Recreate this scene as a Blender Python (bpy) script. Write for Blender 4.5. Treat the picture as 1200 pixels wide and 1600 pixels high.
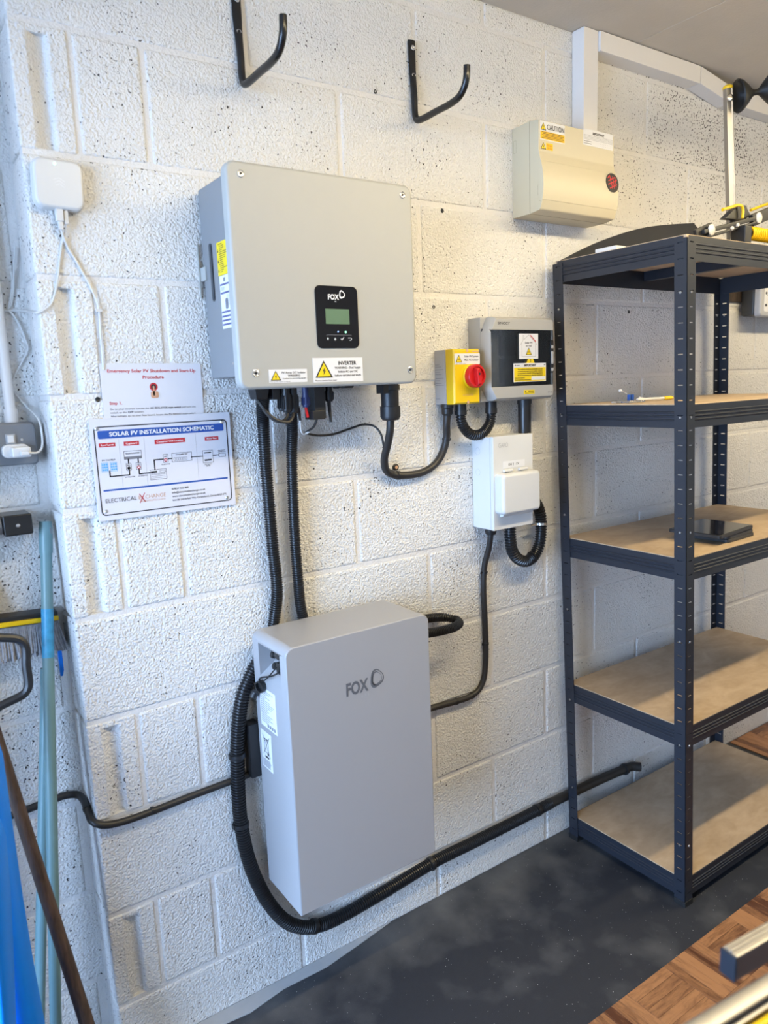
import bpy, bmesh, math, random
from mathutils import Vector, Matrix
random.seed(7)
S = bpy.context.scene
for o in list(bpy.data.objects): bpy.data.objects.remove(o)
COL = S.collection

# ------------------------------------------------------------------ camera
yaw, pitch, roll, FPX = 0.597674, -0.168125, -0.039207, 1158.61
fw = Vector((math.sin(yaw)*math.cos(pitch), math.cos(yaw)*math.cos(pitch), math.sin(pitch)))
r0 = Vector((math.cos(yaw), -math.sin(yaw), 0)); u0 = r0.cross(fw)
rr = r0*math.cos(roll) + u0*math.sin(roll); uu = -r0*math.sin(roll) + u0*math.cos(roll)
cd = bpy.data.cameras.new('camera'); cam = bpy.data.objects.new('camera', cd); COL.objects.link(cam)
M = Matrix((rr, uu, -fw)).transposed().to_4x4(); M.translation = Vector((-0.97998, -1.55969, 1.4916))
cam.matrix_world = M
cd.sensor_fit = 'HORIZONTAL'; cd.sensor_width = 24.0; cd.lens = FPX*24.0/1200.0
cd.clip_start = 0.05
cd.dof.use_dof = True; cd.dof.focus_distance = 1.95; cd.dof.aperture_fstop = cd.lens/8.0
S.camera = cam

# ------------------------------------------------------------------ world, lights, exposure
wd = bpy.data.worlds.new('sky'); S.world = wd; wd.use_nodes = True
bg = wd.node_tree.nodes['Background']; bg.inputs[0].default_value = (0.43, 0.64, 1.0, 1); bg.inputs[1].default_value = 14.5
pl = bpy.data.lights.new('door_portal', 'AREA'); pl.shape = 'RECTANGLE'; pl.size = 2.1; pl.size_y = 1.65
po = bpy.data.objects.new('door_portal', pl); COL.objects.link(po)
po.location = (-2.46, -0.925, 1.05); po.rotation_euler = (0, -math.pi/2, 0); pl.cycles.is_portal = True
LX0, LX1, LY, LZ = -0.55, 2.45, -1.0, 2.30
LAMP_COLOUR, LAMP_STRENGTH = (1.0, 0.82, 0.50), 11.5   # the batten lamp's glowing tube, built below
la = bpy.data.lights.new('batten_light', 'AREA'); la.shape = 'RECTANGLE'; la.size = LX1-LX0-0.1; la.size_y = 0.07   # its light thrown down by the reflector
la.energy = 27.5; la.color = LAMP_COLOUR
lo = bpy.data.objects.new('batten_light', la); COL.objects.link(lo); lo.location = ((LX0+LX1)/2, LY, LZ-0.032)
vs = S.view_settings; vs.view_transform = 'Standard'; vs.look = 'None'; vs.gamma = 1; vs.exposure = 0.57
vs.use_curve_mapping = False

# ------------------------------------------------------------------ materials
MATS = {}
def mat(name, col=(0.5,)*3, rough=0.5, metal=0.0, vary=0.06, nscale=40, bump=0.0, bscale=300, spec=0.5, emit=None, estr=0, trans=0.0, coat=0.0):
    m = bpy.data.materials.new(name); m.use_nodes = True; N = m.node_tree.nodes; L = m.node_tree.links
    b = N['Principled BSDF']; b.inputs['Roughness'].default_value = rough; b.inputs['Metallic'].default_value = metal
    b.inputs['Specular IOR Level'].default_value = spec; b.inputs['Coat Weight'].default_value = coat
    g = N.new('ShaderNodeNewGeometry')
    n = N.new('ShaderNodeTexNoise'); n.inputs['Scale'].default_value = nscale; n.inputs['Detail'].default_value = 3
    L.new(g.outputs['Position'], n.inputs['Vector'])
    r = N.new('ShaderNodeMix'); r.data_type = 'RGBA'
    r.inputs[6].default_value = (*[c*(1-vary) for c in col], 1); r.inputs[7].default_value = (*[min(1, c*(1+vary)) for c in col], 1)
    L.new(n.outputs['Fac'], r.inputs[0]); L.new(r.outputs[2], b.inputs['Base Color'])
    if bump:
        n2 = N.new('ShaderNodeTexNoise'); n2.inputs['Scale'].default_value = bscale; n2.inputs['Detail'].default_value = 2
        L.new(g.outputs['Position'], n2.inputs['Vector'])
        bp = N.new('ShaderNodeBump'); bp.inputs['Distance'].default_value = bump; bp.inputs['Strength'].default_value = 1
        L.new(n2.outputs['Fac'], bp.inputs['Height']); L.new(bp.outputs['Normal'], b.inputs['Normal'])
    if emit: b.inputs['Emission Color'].default_value = (*emit, 1); b.inputs['Emission Strength'].default_value = estr
    if trans: b.inputs['Transmission Weight'].default_value = trans
    MATS[name] = m; return m

def block_mat():
    m = bpy.data.materials.new('painted_block'); m.use_nodes = True; N = m.node_tree.nodes; L = m.node_tree.links
    b = N['Principled BSDF']; b.inputs['Roughness'].default_value = 0.55; b.inputs['Specular IOR Level'].default_value = 0.35
    g = N.new('ShaderNodeNewGeometry')
    def noise(sc, det=2.0, dist=0.0, rough=0.5):
        n = N.new('ShaderNodeTexNoise'); n.inputs['Scale'].default_value = sc; n.inputs['Detail'].default_value = det
        n.inputs['Distortion'].default_value = dist; n.inputs['Roughness'].default_value = rough
        L.new(g.outputs['Position'], n.inputs['Vector']); return n.outputs['Fac']
    def math_(op, a, c=None, clamp=False):
        n = N.new('ShaderNodeMath'); n.operation = op; n.use_clamp = clamp
        for i, v in enumerate((a, c)):
            if v is None: continue
            if isinstance(v, (int, float)): n.inputs[i].default_value = v
            else: L.new(v, n.inputs[i])
        return n.outputs[0]
    def ramp(v, a, c):
        n = N.new('ShaderNodeMapRange'); n.interpolation_type = 'SMOOTHSTEP'
        n.inputs[1].default_value = a; n.inputs[2].default_value = c; L.new(v, n.inputs[0]); return n.outputs[0]
    # pin holes left unpainted between the aggregate: clusters, more of them high up on the far right
    sep = N.new('ShaderNodeSeparateXYZ'); L.new(g.outputs['Position'], sep.inputs[0])
    zone = math_('MULTIPLY', ramp(sep.outputs['X'], 0.75, 1.5), ramp(sep.outputs['Z'], 1.55, 2.30))
    cluster = noise(7.0, 2.0)
    thr = math_('SUBTRACT', 0.727, math_('ADD', math_('MULTIPLY', ramp(cluster, 0.42, 0.72), 0.075), math_('MULTIPLY', zone, 0.10)))
    pn = noise(150.0, 1.0)
    pit = ramp(math_('SUBTRACT', pn, thr), 0.0, 0.02)
    big = noise(46.0, 2.0)
    pit2 = ramp(math_('SUBTRACT', big, 0.775), 0.0, 0.015)
    pits = math_('MAXIMUM', pit, pit2)
    c = N.new('ShaderNodeMix'); c.data_type = 'RGBA'
    base = N.new('ShaderNodeMix'); base.data_type = 'RGBA'
    base.inputs[6].default_value = (0.70, 0.685, 0.66, 1); base.inputs[7].default_value = (0.80, 0.785, 0.755, 1)
    L.new(noise(5.0, 4.0), base.inputs[0])
    L.new(base.outputs[2], c.inputs[6]); c.inputs[7].default_value = (0.05, 0.042, 0.038, 1); L.new(pits, c.inputs[0])
    L.new(c.outputs[2], b.inputs['Base Color'])
    st = N.new('ShaderNodeTexVoronoi'); st.feature = 'SMOOTH_F1'; st.inputs['Scale'].default_value = 170
    L.new(g.outputs['Position'], st.inputs['Vector'])
    h = math_('ADD', math_('MULTIPLY', noise(240.0, 2.0, 0.15), 1.15), math_('MULTIPLY', noise(45.0, 2.0), 0.5))
    h = math_('ADD', h, math_('MULTIPLY', st.outputs['Distance'], -0.7))
    h = math_('SUBTRACT', h, math_('MULTIPLY', pits, 1.0))
    bp = N.new('ShaderNodeBump'); bp.inputs['Distance'].default_value = 0.0046; bp.inputs['Strength'].default_value = 0.90
    L.new(h, bp.inputs['Height']); L.new(bp.outputs['Normal'], b.inputs['Normal'])
    MATS['block'] = m
block_mat()
mat('mortar', (0.70, 0.68, 0.655), 0.6, bump=0.0022, bscale=190, vary=0.05)
mat('ceiling', (0.53, 0.475, 0.40), 0.8, vary=0.08, nscale=9, bump=0.0008, bscale=120)
mat('plain_wall', (0.68, 0.66, 0.62), 0.8)
mat('ground', (0.42, 0.42, 0.42), 0.9)
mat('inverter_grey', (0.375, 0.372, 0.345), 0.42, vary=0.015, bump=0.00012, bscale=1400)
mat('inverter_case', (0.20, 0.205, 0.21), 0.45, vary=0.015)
mat('battery_grey', (0.33, 0.325, 0.33), 0.38, vary=0.01, bump=0.00008, bscale=1500)
mat('recess_grey', (0.33, 0.34, 0.36), 0.5)
mat('black', (0.012, 0.012, 0.013), 0.42)
mat('black_gloss', (0.006, 0.006, 0.008), 0.10, vary=0.0)
mat('black_paint', (0.010, 0.010, 0.011), 0.22)
mat('conduit', (0.011, 0.011, 0.012), 0.33)
mat('cable', (0.020, 0.018, 0.017), 0.45)
mat('blue_conn', (0.02, 0.03, 0.10), 0.4)
mat('red', (0.55, 0.012, 0.012), 0.32)
mat('red_ink', (0.52, 0.02, 0.03), 0.5)
mat('yellow', (0.76, 0.50, 0.004), 0.38, vary=0.02)
mat('yellow_ink', (0.76, 0.56, 0.005), 0.5, vary=0.02)
mat('orange_ink', (0.86, 0.50, 0.0), 0.5, vary=0.02)
mat('white_plastic', (0.62, 0.61, 0.59), 0.35, vary=0.01)
mat('white_label', (0.68, 0.68, 0.69), 0.45, vary=0.01)
mat('paper', (0.66, 0.66, 0.70), 0.6, vary=0.015)
mat('sign_white', (0.66, 0.66, 0.71), 0.3, vary=0.01)
mat('blue_ink', (0.02, 0.085, 0.36), 0.4)
mat('sky_ink', (0.12, 0.42, 0.75), 0.5)
mat('black_ink', (0.015, 0.015, 0.02), 0.5)
mat('grey_ink', (0.20, 0.20, 0.22), 0.5)
mat('purple_ink', (0.10, 0.10, 0.22), 0.5)
mat('skin_ink', (0.60, 0.33, 0.20), 0.5)
mat('tan_ink', (0.60, 0.36, 0.22), 0.5)
mat('logo_grey', (0.11, 0.115, 0.13), 0.4)
mat('logo_pale', (0.38, 0.385, 0.40), 0.4)
mat('logo_white', (0.75, 0.76, 0.76), 0.4)
mat('cream', (0.56, 0.50, 0.355), 0.42, vary=0.015)
mat('cream_line', (0.30, 0.25, 0.16), 0.6)
mat('enc_grey', (0.40, 0.39, 0.365), 0.42, vary=0.01)
mat('enc_dark', (0.075, 0.08, 0.09), 0.35)
mat('iso_grey', (0.40, 0.40, 0.41), 0.45)
mat('garo_white', (0.60, 0.60, 0.59), 0.32, vary=0.01)
mat('trunk_white', (0.72, 0.70, 0.68), 0.4, vary=0.01)
mat('chrome', (0.75, 0.75, 0.75), 0.22, 1.0)
mat('alu', (0.40, 0.39, 0.385), 0.45, 1.0, vary=0.03, nscale=15)
mat('rack_paint', (0.013, 0.016, 0.024), 0.45, vary=0.08, nscale=30)
mat('rack_slot', (0.16, 0.17, 0.19), 0.5)
mat('lcd', (0.10, 0.16, 0.10), 0.25, emit=(0.16, 0.30, 0.14), estr=0.10)
mat('led_green', (0.2, 0.9, 0.4), 0.4, emit=(0.25, 1.0, 0.5), estr=3.0)
mat('led_blue', (0.3, 0.5, 0.9), 0.4, emit=(0.3, 0.5, 1.0), estr=1.5)
mat('diffuser', (0.9, 0.9, 0.85), 0.5, emit=LAMP_COLOUR, estr=LAMP_STRENGTH)
mat('socket_grey', (0.17, 0.175, 0.185), 0.45, vary=0.05)
mat('pole_green', (0.15, 0.27, 0.29), 0.35, vary=0.04)
mat('pole_sticker', (0.05, 0.30, 0.52), 0.35, vary=0.5, nscale=70)
mat('blue_plastic', (0.004, 0.22, 0.88), 0.36, vary=0.03, spec=0.3)
mat('bristle', (0.30, 0.31, 0.34), 0.8, vary=0.5, nscale=160)
mat('rubber', (0.010, 0.010, 0.010), 0.55)
mat('dark_bag', (0.03, 0.031, 0.033), 0.4)
mat('clear_bag', (0.85, 0.85, 0.85), 0.15, trans=0.9)

def wood_mat(name, c0, c1, stretch=(3, 30, 30), rough=0.55, bump=0.0003, coords='Object'):
    m = bpy.data.materials.new(name); m.use_nodes = True; N = m.node_tree.nodes; L = m.node_tree.links
    b = N['Principled BSDF']; b.inputs['Roughness'].default_value = rough
    tc = N.new('ShaderNodeTexCoord'); mp = N.new('ShaderNodeMapping'); mp.inputs['Scale'].default_value = stretch
    oi = N.new('ShaderNodeObjectInfo'); ad = N.new('ShaderNodeVectorMath'); ad.operation = 'ADD'
    mu = N.new('ShaderNodeMath'); mu.operation = 'MULTIPLY'; mu.inputs[1].default_value = 37.0
    L.new(oi.outputs['Random'], mu.inputs[0]); L.new(tc.outputs[coords], mp.inputs['Vector'])
    L.new(mp.outputs['Vector'], ad.inputs[0]); L.new(mu.outputs[0], ad.inputs[1])
    n = N.new('ShaderNodeTexNoise'); n.inputs['Scale'].default_value = 1.6; n.inputs['Detail'].default_value = 5; n.inputs['Distortion'].default_value = 0.9
    L.new(ad.outputs[0], n.inputs['Vector'])
    n2 = N.new('ShaderNodeTexNoise'); n2.inputs['Scale'].default_value = 9; n2.inputs['Detail'].default_value = 2
    L.new(ad.outputs[0], n2.inputs['Vector'])
    mx = N.new('ShaderNodeMath'); mx.operation = 'MULTIPLY_ADD'; mx.inputs[1].default_value = 0.35; L.new(n2.outputs['Fac'], mx.inputs[0]); L.new(n.outputs['Fac'], mx.inputs[2])
    m2 = N.new('ShaderNodeMath'); m2.operation = 'MULTIPLY_ADD'; m2.inputs[1].default_value = 0.5; m2.inputs[2].default_value = -0.25
    L.new(oi.outputs['Random'], m2.inputs[0])
    m3 = N.new('ShaderNodeMath'); m3.operation = 'ADD'; L.new(mx.outputs[0], m3.inputs[0]); L.new(m2.outputs[0], m3.inputs[1])
    r = N.new('ShaderNodeValToRGB'); r.color_ramp.elements[0].position = 0.40; r.color_ramp.elements[1].position = 0.92
    r.color_ramp.elements[0].color = (*c0, 1); r.color_ramp.elements[1].color = (*c1, 1)
    L.new(m3.outputs[0], r.inputs[0]); L.new(r.outputs[0], b.inputs['Base Color'])
    bp = N.new('ShaderNodeBump'); bp.inputs['Distance'].default_value = bump; L.new(n2.outputs['Fac'], bp.inputs['Height']); L.new(bp.outputs['Normal'], b.inputs['Normal'])
    MATS[name] = m
wood_mat('parquet', (0.085, 0.030, 0.014), (0.37, 0.175, 0.075), (10, 55, 55), 0.38)
wood_mat('mdf', (0.34, 0.245, 0.155), (0.47, 0.355, 0.24), (5, 9, 9), 0.6)
wood_mat('old_wood', (0.018, 0.011, 0.008), (0.10, 0.060, 0.040), (40, 40, 5), 0.7, 0.001)

def floor_mat():
    m = bpy.data.materials.new('rubber_floor'); m.use_nodes = True; N = m.node_tree.nodes; L = m.node_tree.links
    b = N['Principled BSDF']; b.inputs['Roughness'].default_value = 0.62
    g = N.new('ShaderNodeNewGeometry')
    def noise(sc, det, dist=0):
        n = N.new('ShaderNodeTexNoise'); n.inputs['Scale'].default_value = sc; n.inputs['Detail'].default_value = det; n.inputs['Distortion'].default_value = dist
        L.new(g.outputs['Position'], n.inputs['Vector']); return n.outputs['Fac']
    sep = N.new('ShaderNodeSeparateXYZ'); L.new(g.outputs['Position'], sep.inputs[0])
    # dust swept against the wall and around the rack feet, patches with ragged outlines
    mr = N.new('ShaderNodeMapRange'); mr.inputs[1].default_value = -0.26; mr.inputs[2].default_value = 0.0; L.new(sep.outputs['Y'], mr.inputs[0])
    a = N.new('ShaderNodeMath'); a.operation = 'MULTIPLY_ADD'; a.inputs[1].default_value = 0.30; L.new(mr.outputs[0], a.inputs[0]); L.new(noise(7, 7, 0.15), a.inputs[2])
    rp = N.new('ShaderNodeValToRGB'); rp.color_ramp.elements[0].position = 0.52; rp.color_ramp.elements[1].position = 0.98
    rp.color_ramp.elements[0].color = (0.014, 0.017, 0.025, 1); rp.color_ramp.elements[1].color = (0.095, 0.096, 0.098, 1)
    L.new(a.outputs[0], rp.inputs[0])
    sp = N.new('ShaderNodeTexNoise'); sp.inputs['Scale'].default_value = 260; sp.inputs['Detail'].default_value = 0; L.new(g.outputs['Position'], sp.inputs['Vector'])
    sr = N.new('ShaderNodeMapRange'); sr.inputs[1].default_value = 0.845; sr.inputs[2].default_value = 0.86; L.new(sp.outputs['Fac'], sr.inputs[0])
    mx = N.new('ShaderNodeMix'); mx.data_type = 'RGBA'; L.new(sr.outputs[0], mx.inputs[0]); L.new(rp.outputs[0], mx.inputs[6]); mx.inputs[7].default_value = (0.5, 0.5, 0.48, 1)
    L.new(mx.outputs[2], b.inputs['Base Color'])
    bp = N.new('ShaderNodeBump'); bp.inputs['Distance'].default_value = 0.0006; L.new(noise(420, 2), bp.inputs['Height']); L.new(bp.outputs['Normal'], b.inputs['Normal'])
    MATS['rubber_floor'] = m
floor_mat()

def glass_mat():
    m = bpy.data.materials.new('tinted_pane'); m.use_nodes = True; N = m.node_tree.nodes; L = m.node_tree.links
    N.remove(N['Principled BSDF']); out = N['Material Output']
    t = N.new('ShaderNodeBsdfTransparent'); t.inputs[0].default_value = (0.70, 0.72, 0.74, 1)
    gl = N.new('ShaderNodeBsdfGlossy'); gl.inputs['Roughness'].default_value = 0.06; gl.inputs['Color'].default_value = (0.9, 0.9, 0.9, 1)
    fr = N.new('ShaderNodeFresnel'); fr.inputs[0].default_value = 1.45
    mx = N.new('ShaderNodeMixShader'); L.new(fr.outputs[0], mx.inputs[0]); L.new(t.outputs[0], mx.inputs[1]); L.new(gl.outputs[0], mx.inputs[2])
    L.new(mx.outputs[0], out.inputs[0]); MATS['pane'] = m
glass_mat()

# ------------------------------------------------------------------ mesh helpers
WLOC = {}
def wloc(o): return WLOC.get(o.name, Vector((0, 0, 0))) if o else Vector((0, 0, 0))
def catmull(pts, step):
    P = [Vector(p) for p in pts]; P = [P[0]*2-P[1]] + P + [P[-1]*2-P[-2]]; out = []
    for i in range(1, len(P)-2):
        a, b, c, d = P[i-1:i+3]
        ta = max((b-a).length, 1e-4)**0.5; tb = max((c-b).length, 1e-4)**0.5; tc = max((d-c).length, 1e-4)**0.5
        m1 = (b-a)/ta - (c-a)/(ta+tb) + (c-b)/tb; m2 = (c-b)/tb - (d-b)/(tb+tc) + (d-c)/tc
        m1 *= tb; m2 *= tb
        n = max(2, int((c-b).length/step))
        for k in range(n):
            t = k/n; out.append(b*(2*t**3-3*t*t+1) + m1*(t**3-2*t*t+t) + c*(-2*t**3+3*t*t) + m2*(t**3-t*t))
    out.append(P[-2]); return out
def resample(pts, step):
    out = [pts[0]]; acc = 0.0
    for a, b in zip(pts, pts[1:]):
        d = (b-a).length; pos = step-acc
        while pos <= d and d > 0:
            out.append(a.lerp(b, pos/d)); pos += step
        acc = (acc+d) % step if d > 0 else acc
    return out
class MB:
    def __init__(s): s.v = []; s.f = []
    def add(s, v, f):
        n = len(s.v); s.v += [Vector(p) for p in v]; s.f += [[i+n for i in q] for q in f]; return s
    def box(s, x0, x1, y0, y1, z0, z1):
        return s.add([(x, y, z) for z in (z0, z1) for y in (y0, y1) for x in (x0, x1)],
                     [(0,2,3,1),(4,5,7,6),(0,1,5,4),(2,6,7,3),(0,4,6,2),(1,3,7,5)])
    def prism(s, poly, axis, a, b):
        n = len(poly)
        mk = {'x': lambda p, t: (t, p[0], p[1]), 'y': lambda p, t: (p[0], t, p[1]), 'z': lambda p, t: (p[0], p[1], t)}[axis]
        return s.add([mk(p, a) for p in poly] + [mk(p, b) for p in poly],
                     [list(range(n)), list(range(2*n-1, n-1, -1))] + [(i, (i+1) % n, n+(i+1) % n, n+i) for i in range(n)])
    def rings(s, rings, caps=True, closed=False):
        n = len(rings[0]); v = [p for r in rings for p in r]; f = []
        m = len(rings)
        for i in range(m if closed else m-1):
            for k in range(n):
                j = (i+1) % m; f.append((i*n+k, i*n+(k+1) % n, j*n+(k+1) % n, j*n+k))
        if caps and not closed: f += [list(range(n))[::-1], list(range((m-1)*n, m*n))]
        return s.add(v, f)
    def tube(s, pts, r, n=12, step=None, rfun=None, caps=True):
        P = catmull(pts, step or 0.006) if step != 0 else [Vector(p) for p in pts]
        T = []
        for i in range(len(P)):
            a = P[max(0, i-1)]; b = P[min(len(P)-1, i+1)]; T.append((b-a).normalized())
        up = Vector((0, 0, 1)) if abs(T[0].z) < 0.9 else Vector((1, 0, 0))
        nrm = (up - T[0]*up.dot(T[0])).normalized(); R = []
        dist = 0.0
        for i, p in enumerate(P):
            nrm = (nrm - T[i]*nrm.dot(T[i])).normalized(); bn = T[i].cross(nrm)
            if i: dist += (P[i]-P[i-1]).length
            q = rfun(i, dist) if rfun else r
            R.append([p + (nrm*math.cos(2*math.pi*k/n) + bn*math.sin(2*math.pi*k/n))*q for k in range(n)])
        return s.rings(R, caps)
    def corr(s, pts, r, pitch=0.0056, n=14):
        P = resample(catmull(pts, 0.001), pitch/4)
        return s.tube(P, r, n, 0, lambda i, d: r*(1.0, 1.0, 0.80, 0.81)[i % 4])
    def lathe(s, prof, o, axis, n=20):
        o = Vector(o); ax = Vector(axis).normalized(); t = Vector((0, 0, 1)) if abs(ax.z) < 0.9 else Vector((1, 0, 0))
        a = (t - ax*t.dot(ax)).normalized(); b = ax.cross(a)
        return s.rings([[o + ax*h + (a*math.cos(2*math.pi*k/n) + b*math.sin(2*math.pi*k/n))*max(r, 1e-5) for k in range(n)] for r, h in prof])
    def plate(s, u0, u1, v0, v1, d0, d1, rad, fil=0.0, fr=None, seg=5):
        # rounded rectangle, back at depth d0 and front at d1 along the frame normal
        fr = fr or WALL
        def ring(off, d):
            pts = []; r = max(rad-off, 1e-4)
            for cx, cy, a0 in ((u1-rad, v1-rad, 0), (u0+rad, v1-rad, 90), (u0+rad, v0+rad, 180), (u1-rad, v0+rad, 270)):
                for k in range(seg+1):
                    a = math.radians(a0+90*k/seg); pts.append(fr.at(cx+r*math.cos(a), cy+r*math.sin(a), d))
            return pts
        R = [ring(0, d0)]
        if fil:
            for k in range(4):
                a = math.radians(90*k/3); R.append(ring(fil*(1-math.cos(a)), d1-fil+fil*math.sin(a)))
        else: R.append(ring(0, d1))
        return s.rings(R)
    def shear(s, k):
        for p in s.v: p.x -= k*p.z
        return s
    def mesh(s, name, origin, bevel=0, seg=2, smooth=35, weld=True):
        bm = bmesh.new(); vs_ = [bm.verts.new(p-origin) for p in s.v]
        for q in s.f:
            try: bm.faces.new([vs_[i] for i in q])
            except ValueError: pass
        bmesh.ops.recalc_face_normals(bm, faces=bm.faces)
        if bevel:
            ed = [e for e in bm.edges if len(e.link_faces) == 2 and e.calc_face_angle(0) > math.radians(35)]
            bmesh.ops.bevel(bm, geom=ed, offset=bevel, segments=seg, profile=0.5, affect='EDGES', clamp_overlap=True)
        me = bpy.data.meshes.new(name); bm.to_mesh(me); bm.free()
        if smooth:
            for p in me.polygons: p.use_smooth = True
            me.set_sharp_from_angle(angle=math.radians(smooth))
        return me
    def build(s, name, m, parent=None, bevel=0, seg=2, smooth=35, **tags):
        lo_ = Vector([min(p[i] for p in s.v) for i in range(3)]); hi = Vector([max(p[i] for p in s.v) for i in range(3)])
        org = (lo_+hi)/2
        if parent is None: org.z = lo_.z
        me = s.mesh(name, org, bevel, seg, smooth)
        o = link(name, me, m, parent, org, **tags)
        if smooth: wn(o)
        return o
def wn(o):
    w = o.modifiers.new('normals', 'WEIGHTED_NORMAL'); w.mode = 'FACE_AREA'; w.weight = 100; w.keep_sharp = True
def link(name, me, m, parent, org, label=None, cat=None, group=None, kind=None):
    if m and not me.materials: me.materials.append(MATS[m])
    o = bpy.data.objects.new(name, me); COL.objects.link(o)
    o.parent = parent; o.location = Vector(org) - wloc(parent); WLOC[o.name] = Vector(org)
    tag(o, label, cat, group, kind); return o
def tag(o, label=None, cat=None, group=None, kind=None):
    for k, v in (('label', label), ('category', cat), ('group', group), ('kind', kind)):
        if v: o[k] = v
    return o
def thing(name, label, cat, loc, group=None, kind=None):
    o = bpy.data.objects.new(name, None); COL.objects.link(o); o.location = loc; o.empty_display_size = 0.05
    WLOC[o.name] = Vector(loc); return tag(o, label, cat, group, kind)
def cut(o, mb):
    c = mb.build('cutter', None); o.modifiers.clear(); md = o.modifiers.new('b', 'BOOLEAN'); md.operation = 'DIFFERENCE'; md.solver = 'EXACT'; md.object = c
    bpy.context.view_layer.update(); dg = bpy.context.evaluated_depsgraph_get()
    me = bpy.data.meshes.new_from_object(o.evaluated_get(dg)); old = o.data; o.modifiers.clear(); o.data = me
    cm = c.data; bpy.data.objects.remove(c); bpy.data.meshes.remove(cm)
    for p in me.polygons: p.use_smooth = True
    me.set_sharp_from_angle(angle=math.radians(35)); wn(o)
class Frame:
    def __init__(s, O, U, V): s.O = Vector(O); s.U = Vector(U).normalized(); s.V = Vector(V).normalized(); s.N = s.U.cross(s.V)
    def at(s, u, v, d=0): return s.O + s.U*u + s.V*v + s.N*d
WALL = Frame((0, 0, 0), (1, 0, 0), (0, 0, 1))            # u = x, v = z, d = distance out of the wall
SIDE = lambda x: Frame((x, 0, 0), (0, -1, 0), (0, 0, 1))  # faces looking left: u = -y
TXT = {}
def glyphs(s, bold=0.0):
    if (s, bold) in TXT: return TXT[(s, bold)]
    c = bpy.data.curves.new('t', 'FONT'); c.body = s; c.size = 1; c.offset = bold; c.resolution_u = 3
    o = bpy.data.objects.new('t', c); COL.objects.link(o); bpy.context.view_layer.update()
    me = bpy.data.meshes.new_from_object(o.evaluated_get(bpy.context.evaluated_depsgraph_get()))
    v = [(p.co.x, p.co.y) for p in me.vertices]; f = [list(p.vertices) for p in me.polygons]
    bpy.data.objects.remove(o); bpy.data.curves.remove(c); bpy.data.meshes.remove(me)
    x0 = min(p[0] for p in v); x1 = max(p[0] for p in v); TXT[(s, bold)] = ([(a-x0, b) for a, b in v], f, x1-x0); return TXT[(s, bold)]
class Ink:
    # flat print lying on a surface; u, v in metres of the frame
    def __init__(s, fr, d=0.0004, k=1.0, u0=0.0, v0=0.0): s.fr = fr; s.d = d; s.k = k; s.u0 = u0; s.v0 = v0; s.mb = MB()
    def _p(s, u, v): return s.fr.at(s.u0+u*s.k, s.v0+v*s.k, s.d)
    def poly(s, pts): s.mb.add([s._p(*p) for p in pts], [list(range(len(pts)))]); return s
    def rect(s, u0, v0, u1, v1): return s.poly([(u0, v0), (u1, v0), (u1, v1), (u0, v1)])
    def rrect(s, u0, v0, u1, v1, r):
        pts = []
        for cx, cy, a0 in ((u1-r, v1-r, 0), (u0+r, v1-r, 90), (u0+r, v0+r, 180), (u1-r, v0+r, 270)):
            for k in range(5): a = math.radians(a0+22.5*k); pts.append((cx+r*math.cos(a), cy+r*math.sin(a)))
        return s.poly(pts)
    def frame(s, u0, v0, u1, v1, w):
        return s.rect(u0, v0, u1, v0+w).rect(u0, v1-w, u1, v1).rect(u0, v0+w, u0+w, v1-w).rect(u1-w, v0+w, u1, v1-w)
    def line(s, pts, w):
        for (a, b), (c, d) in zip(pts, pts[1:]):
            L_ = math.hypot(c-a, d-b); x, y = (c-a)/L_*w/2, (d-b)/L_*w/2
            s.poly([(a-x+y, b-y-x), (c+x+y, d+y-x), (c+x-y, d+y+x), (a-x-y, b-y+x)])
        return s
    def disc(s, u, v, r, ru=None, n=20):
        return s.poly([(u+(ru or r)*math.cos(2*math.pi*k/n), v+r*math.sin(2*math.pi*k/n)) for k in range(n)])
    def ring(s, fo, fi, n=36):
        a = [fo(2*math.pi*k/n) for k in range(n)]; b = [fi(2*math.pi*k/n) for k in range(n)]
        s.mb.add([s._p(*p) for p in a+b], [(k, (k+1) % n, n+(k+1) % n, n+k) for k in range(n)]); return s
    def text(s, t, u, v, h, w=None, al='L', bold=0.0):
        g, f, wd_ = glyphs(t, bold); sc = h/0.70; sx = (w/wd_) if w else sc
        off = {'L': 0, 'C': -wd_*sx/2, 'R': -wd_*sx}[al]
        s.mb.add([s._p(u+off+a*sx, v+b*sc) for a, b in g], f); return s
    def build(s, name, m, parent, single=False): return s.mb.build(name, m, parent, smooth=0, kind=None if single else 'stuff')
def warn_tri(fr, d, u, v, w, h, parent, bolt=True, y='yellow_ink'):
    # triangle standing on (u, v) centre of its base
    b = Ink(fr, d).poly([(u-w/2, v), (u+w/2, v), (u, v+h)]).build('warning_border', 'black_ink', parent)
    k = 0.78
    Ink(fr, d+0.0003).poly([(u-w/2*k+w*0.012, v+h*0.075), (u+w/2*k-w*0.012, v+h*0.075), (u, v+h*0.86)]).build('warning_fill', y, parent)
    i = Ink(fr, d+0.0006)
    if bolt: i.poly([(u+w*.05, v+h*.62), (u-w*.09, v+h*.36), (u-w*.01, v+h*.38), (u-w*.05, v+h*.14), (u+w*.10, v+h*.42), (u+w*.02, v+h*.40)])
    else: i.rect(u-w*.03, v+h*.30, u+w*.03, v+h*.62).rect(u-w*.03, v+h*.15, u+w*.03, v+h*.23)
    i.build('warning_symbol', 'black_ink', parent)
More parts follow.
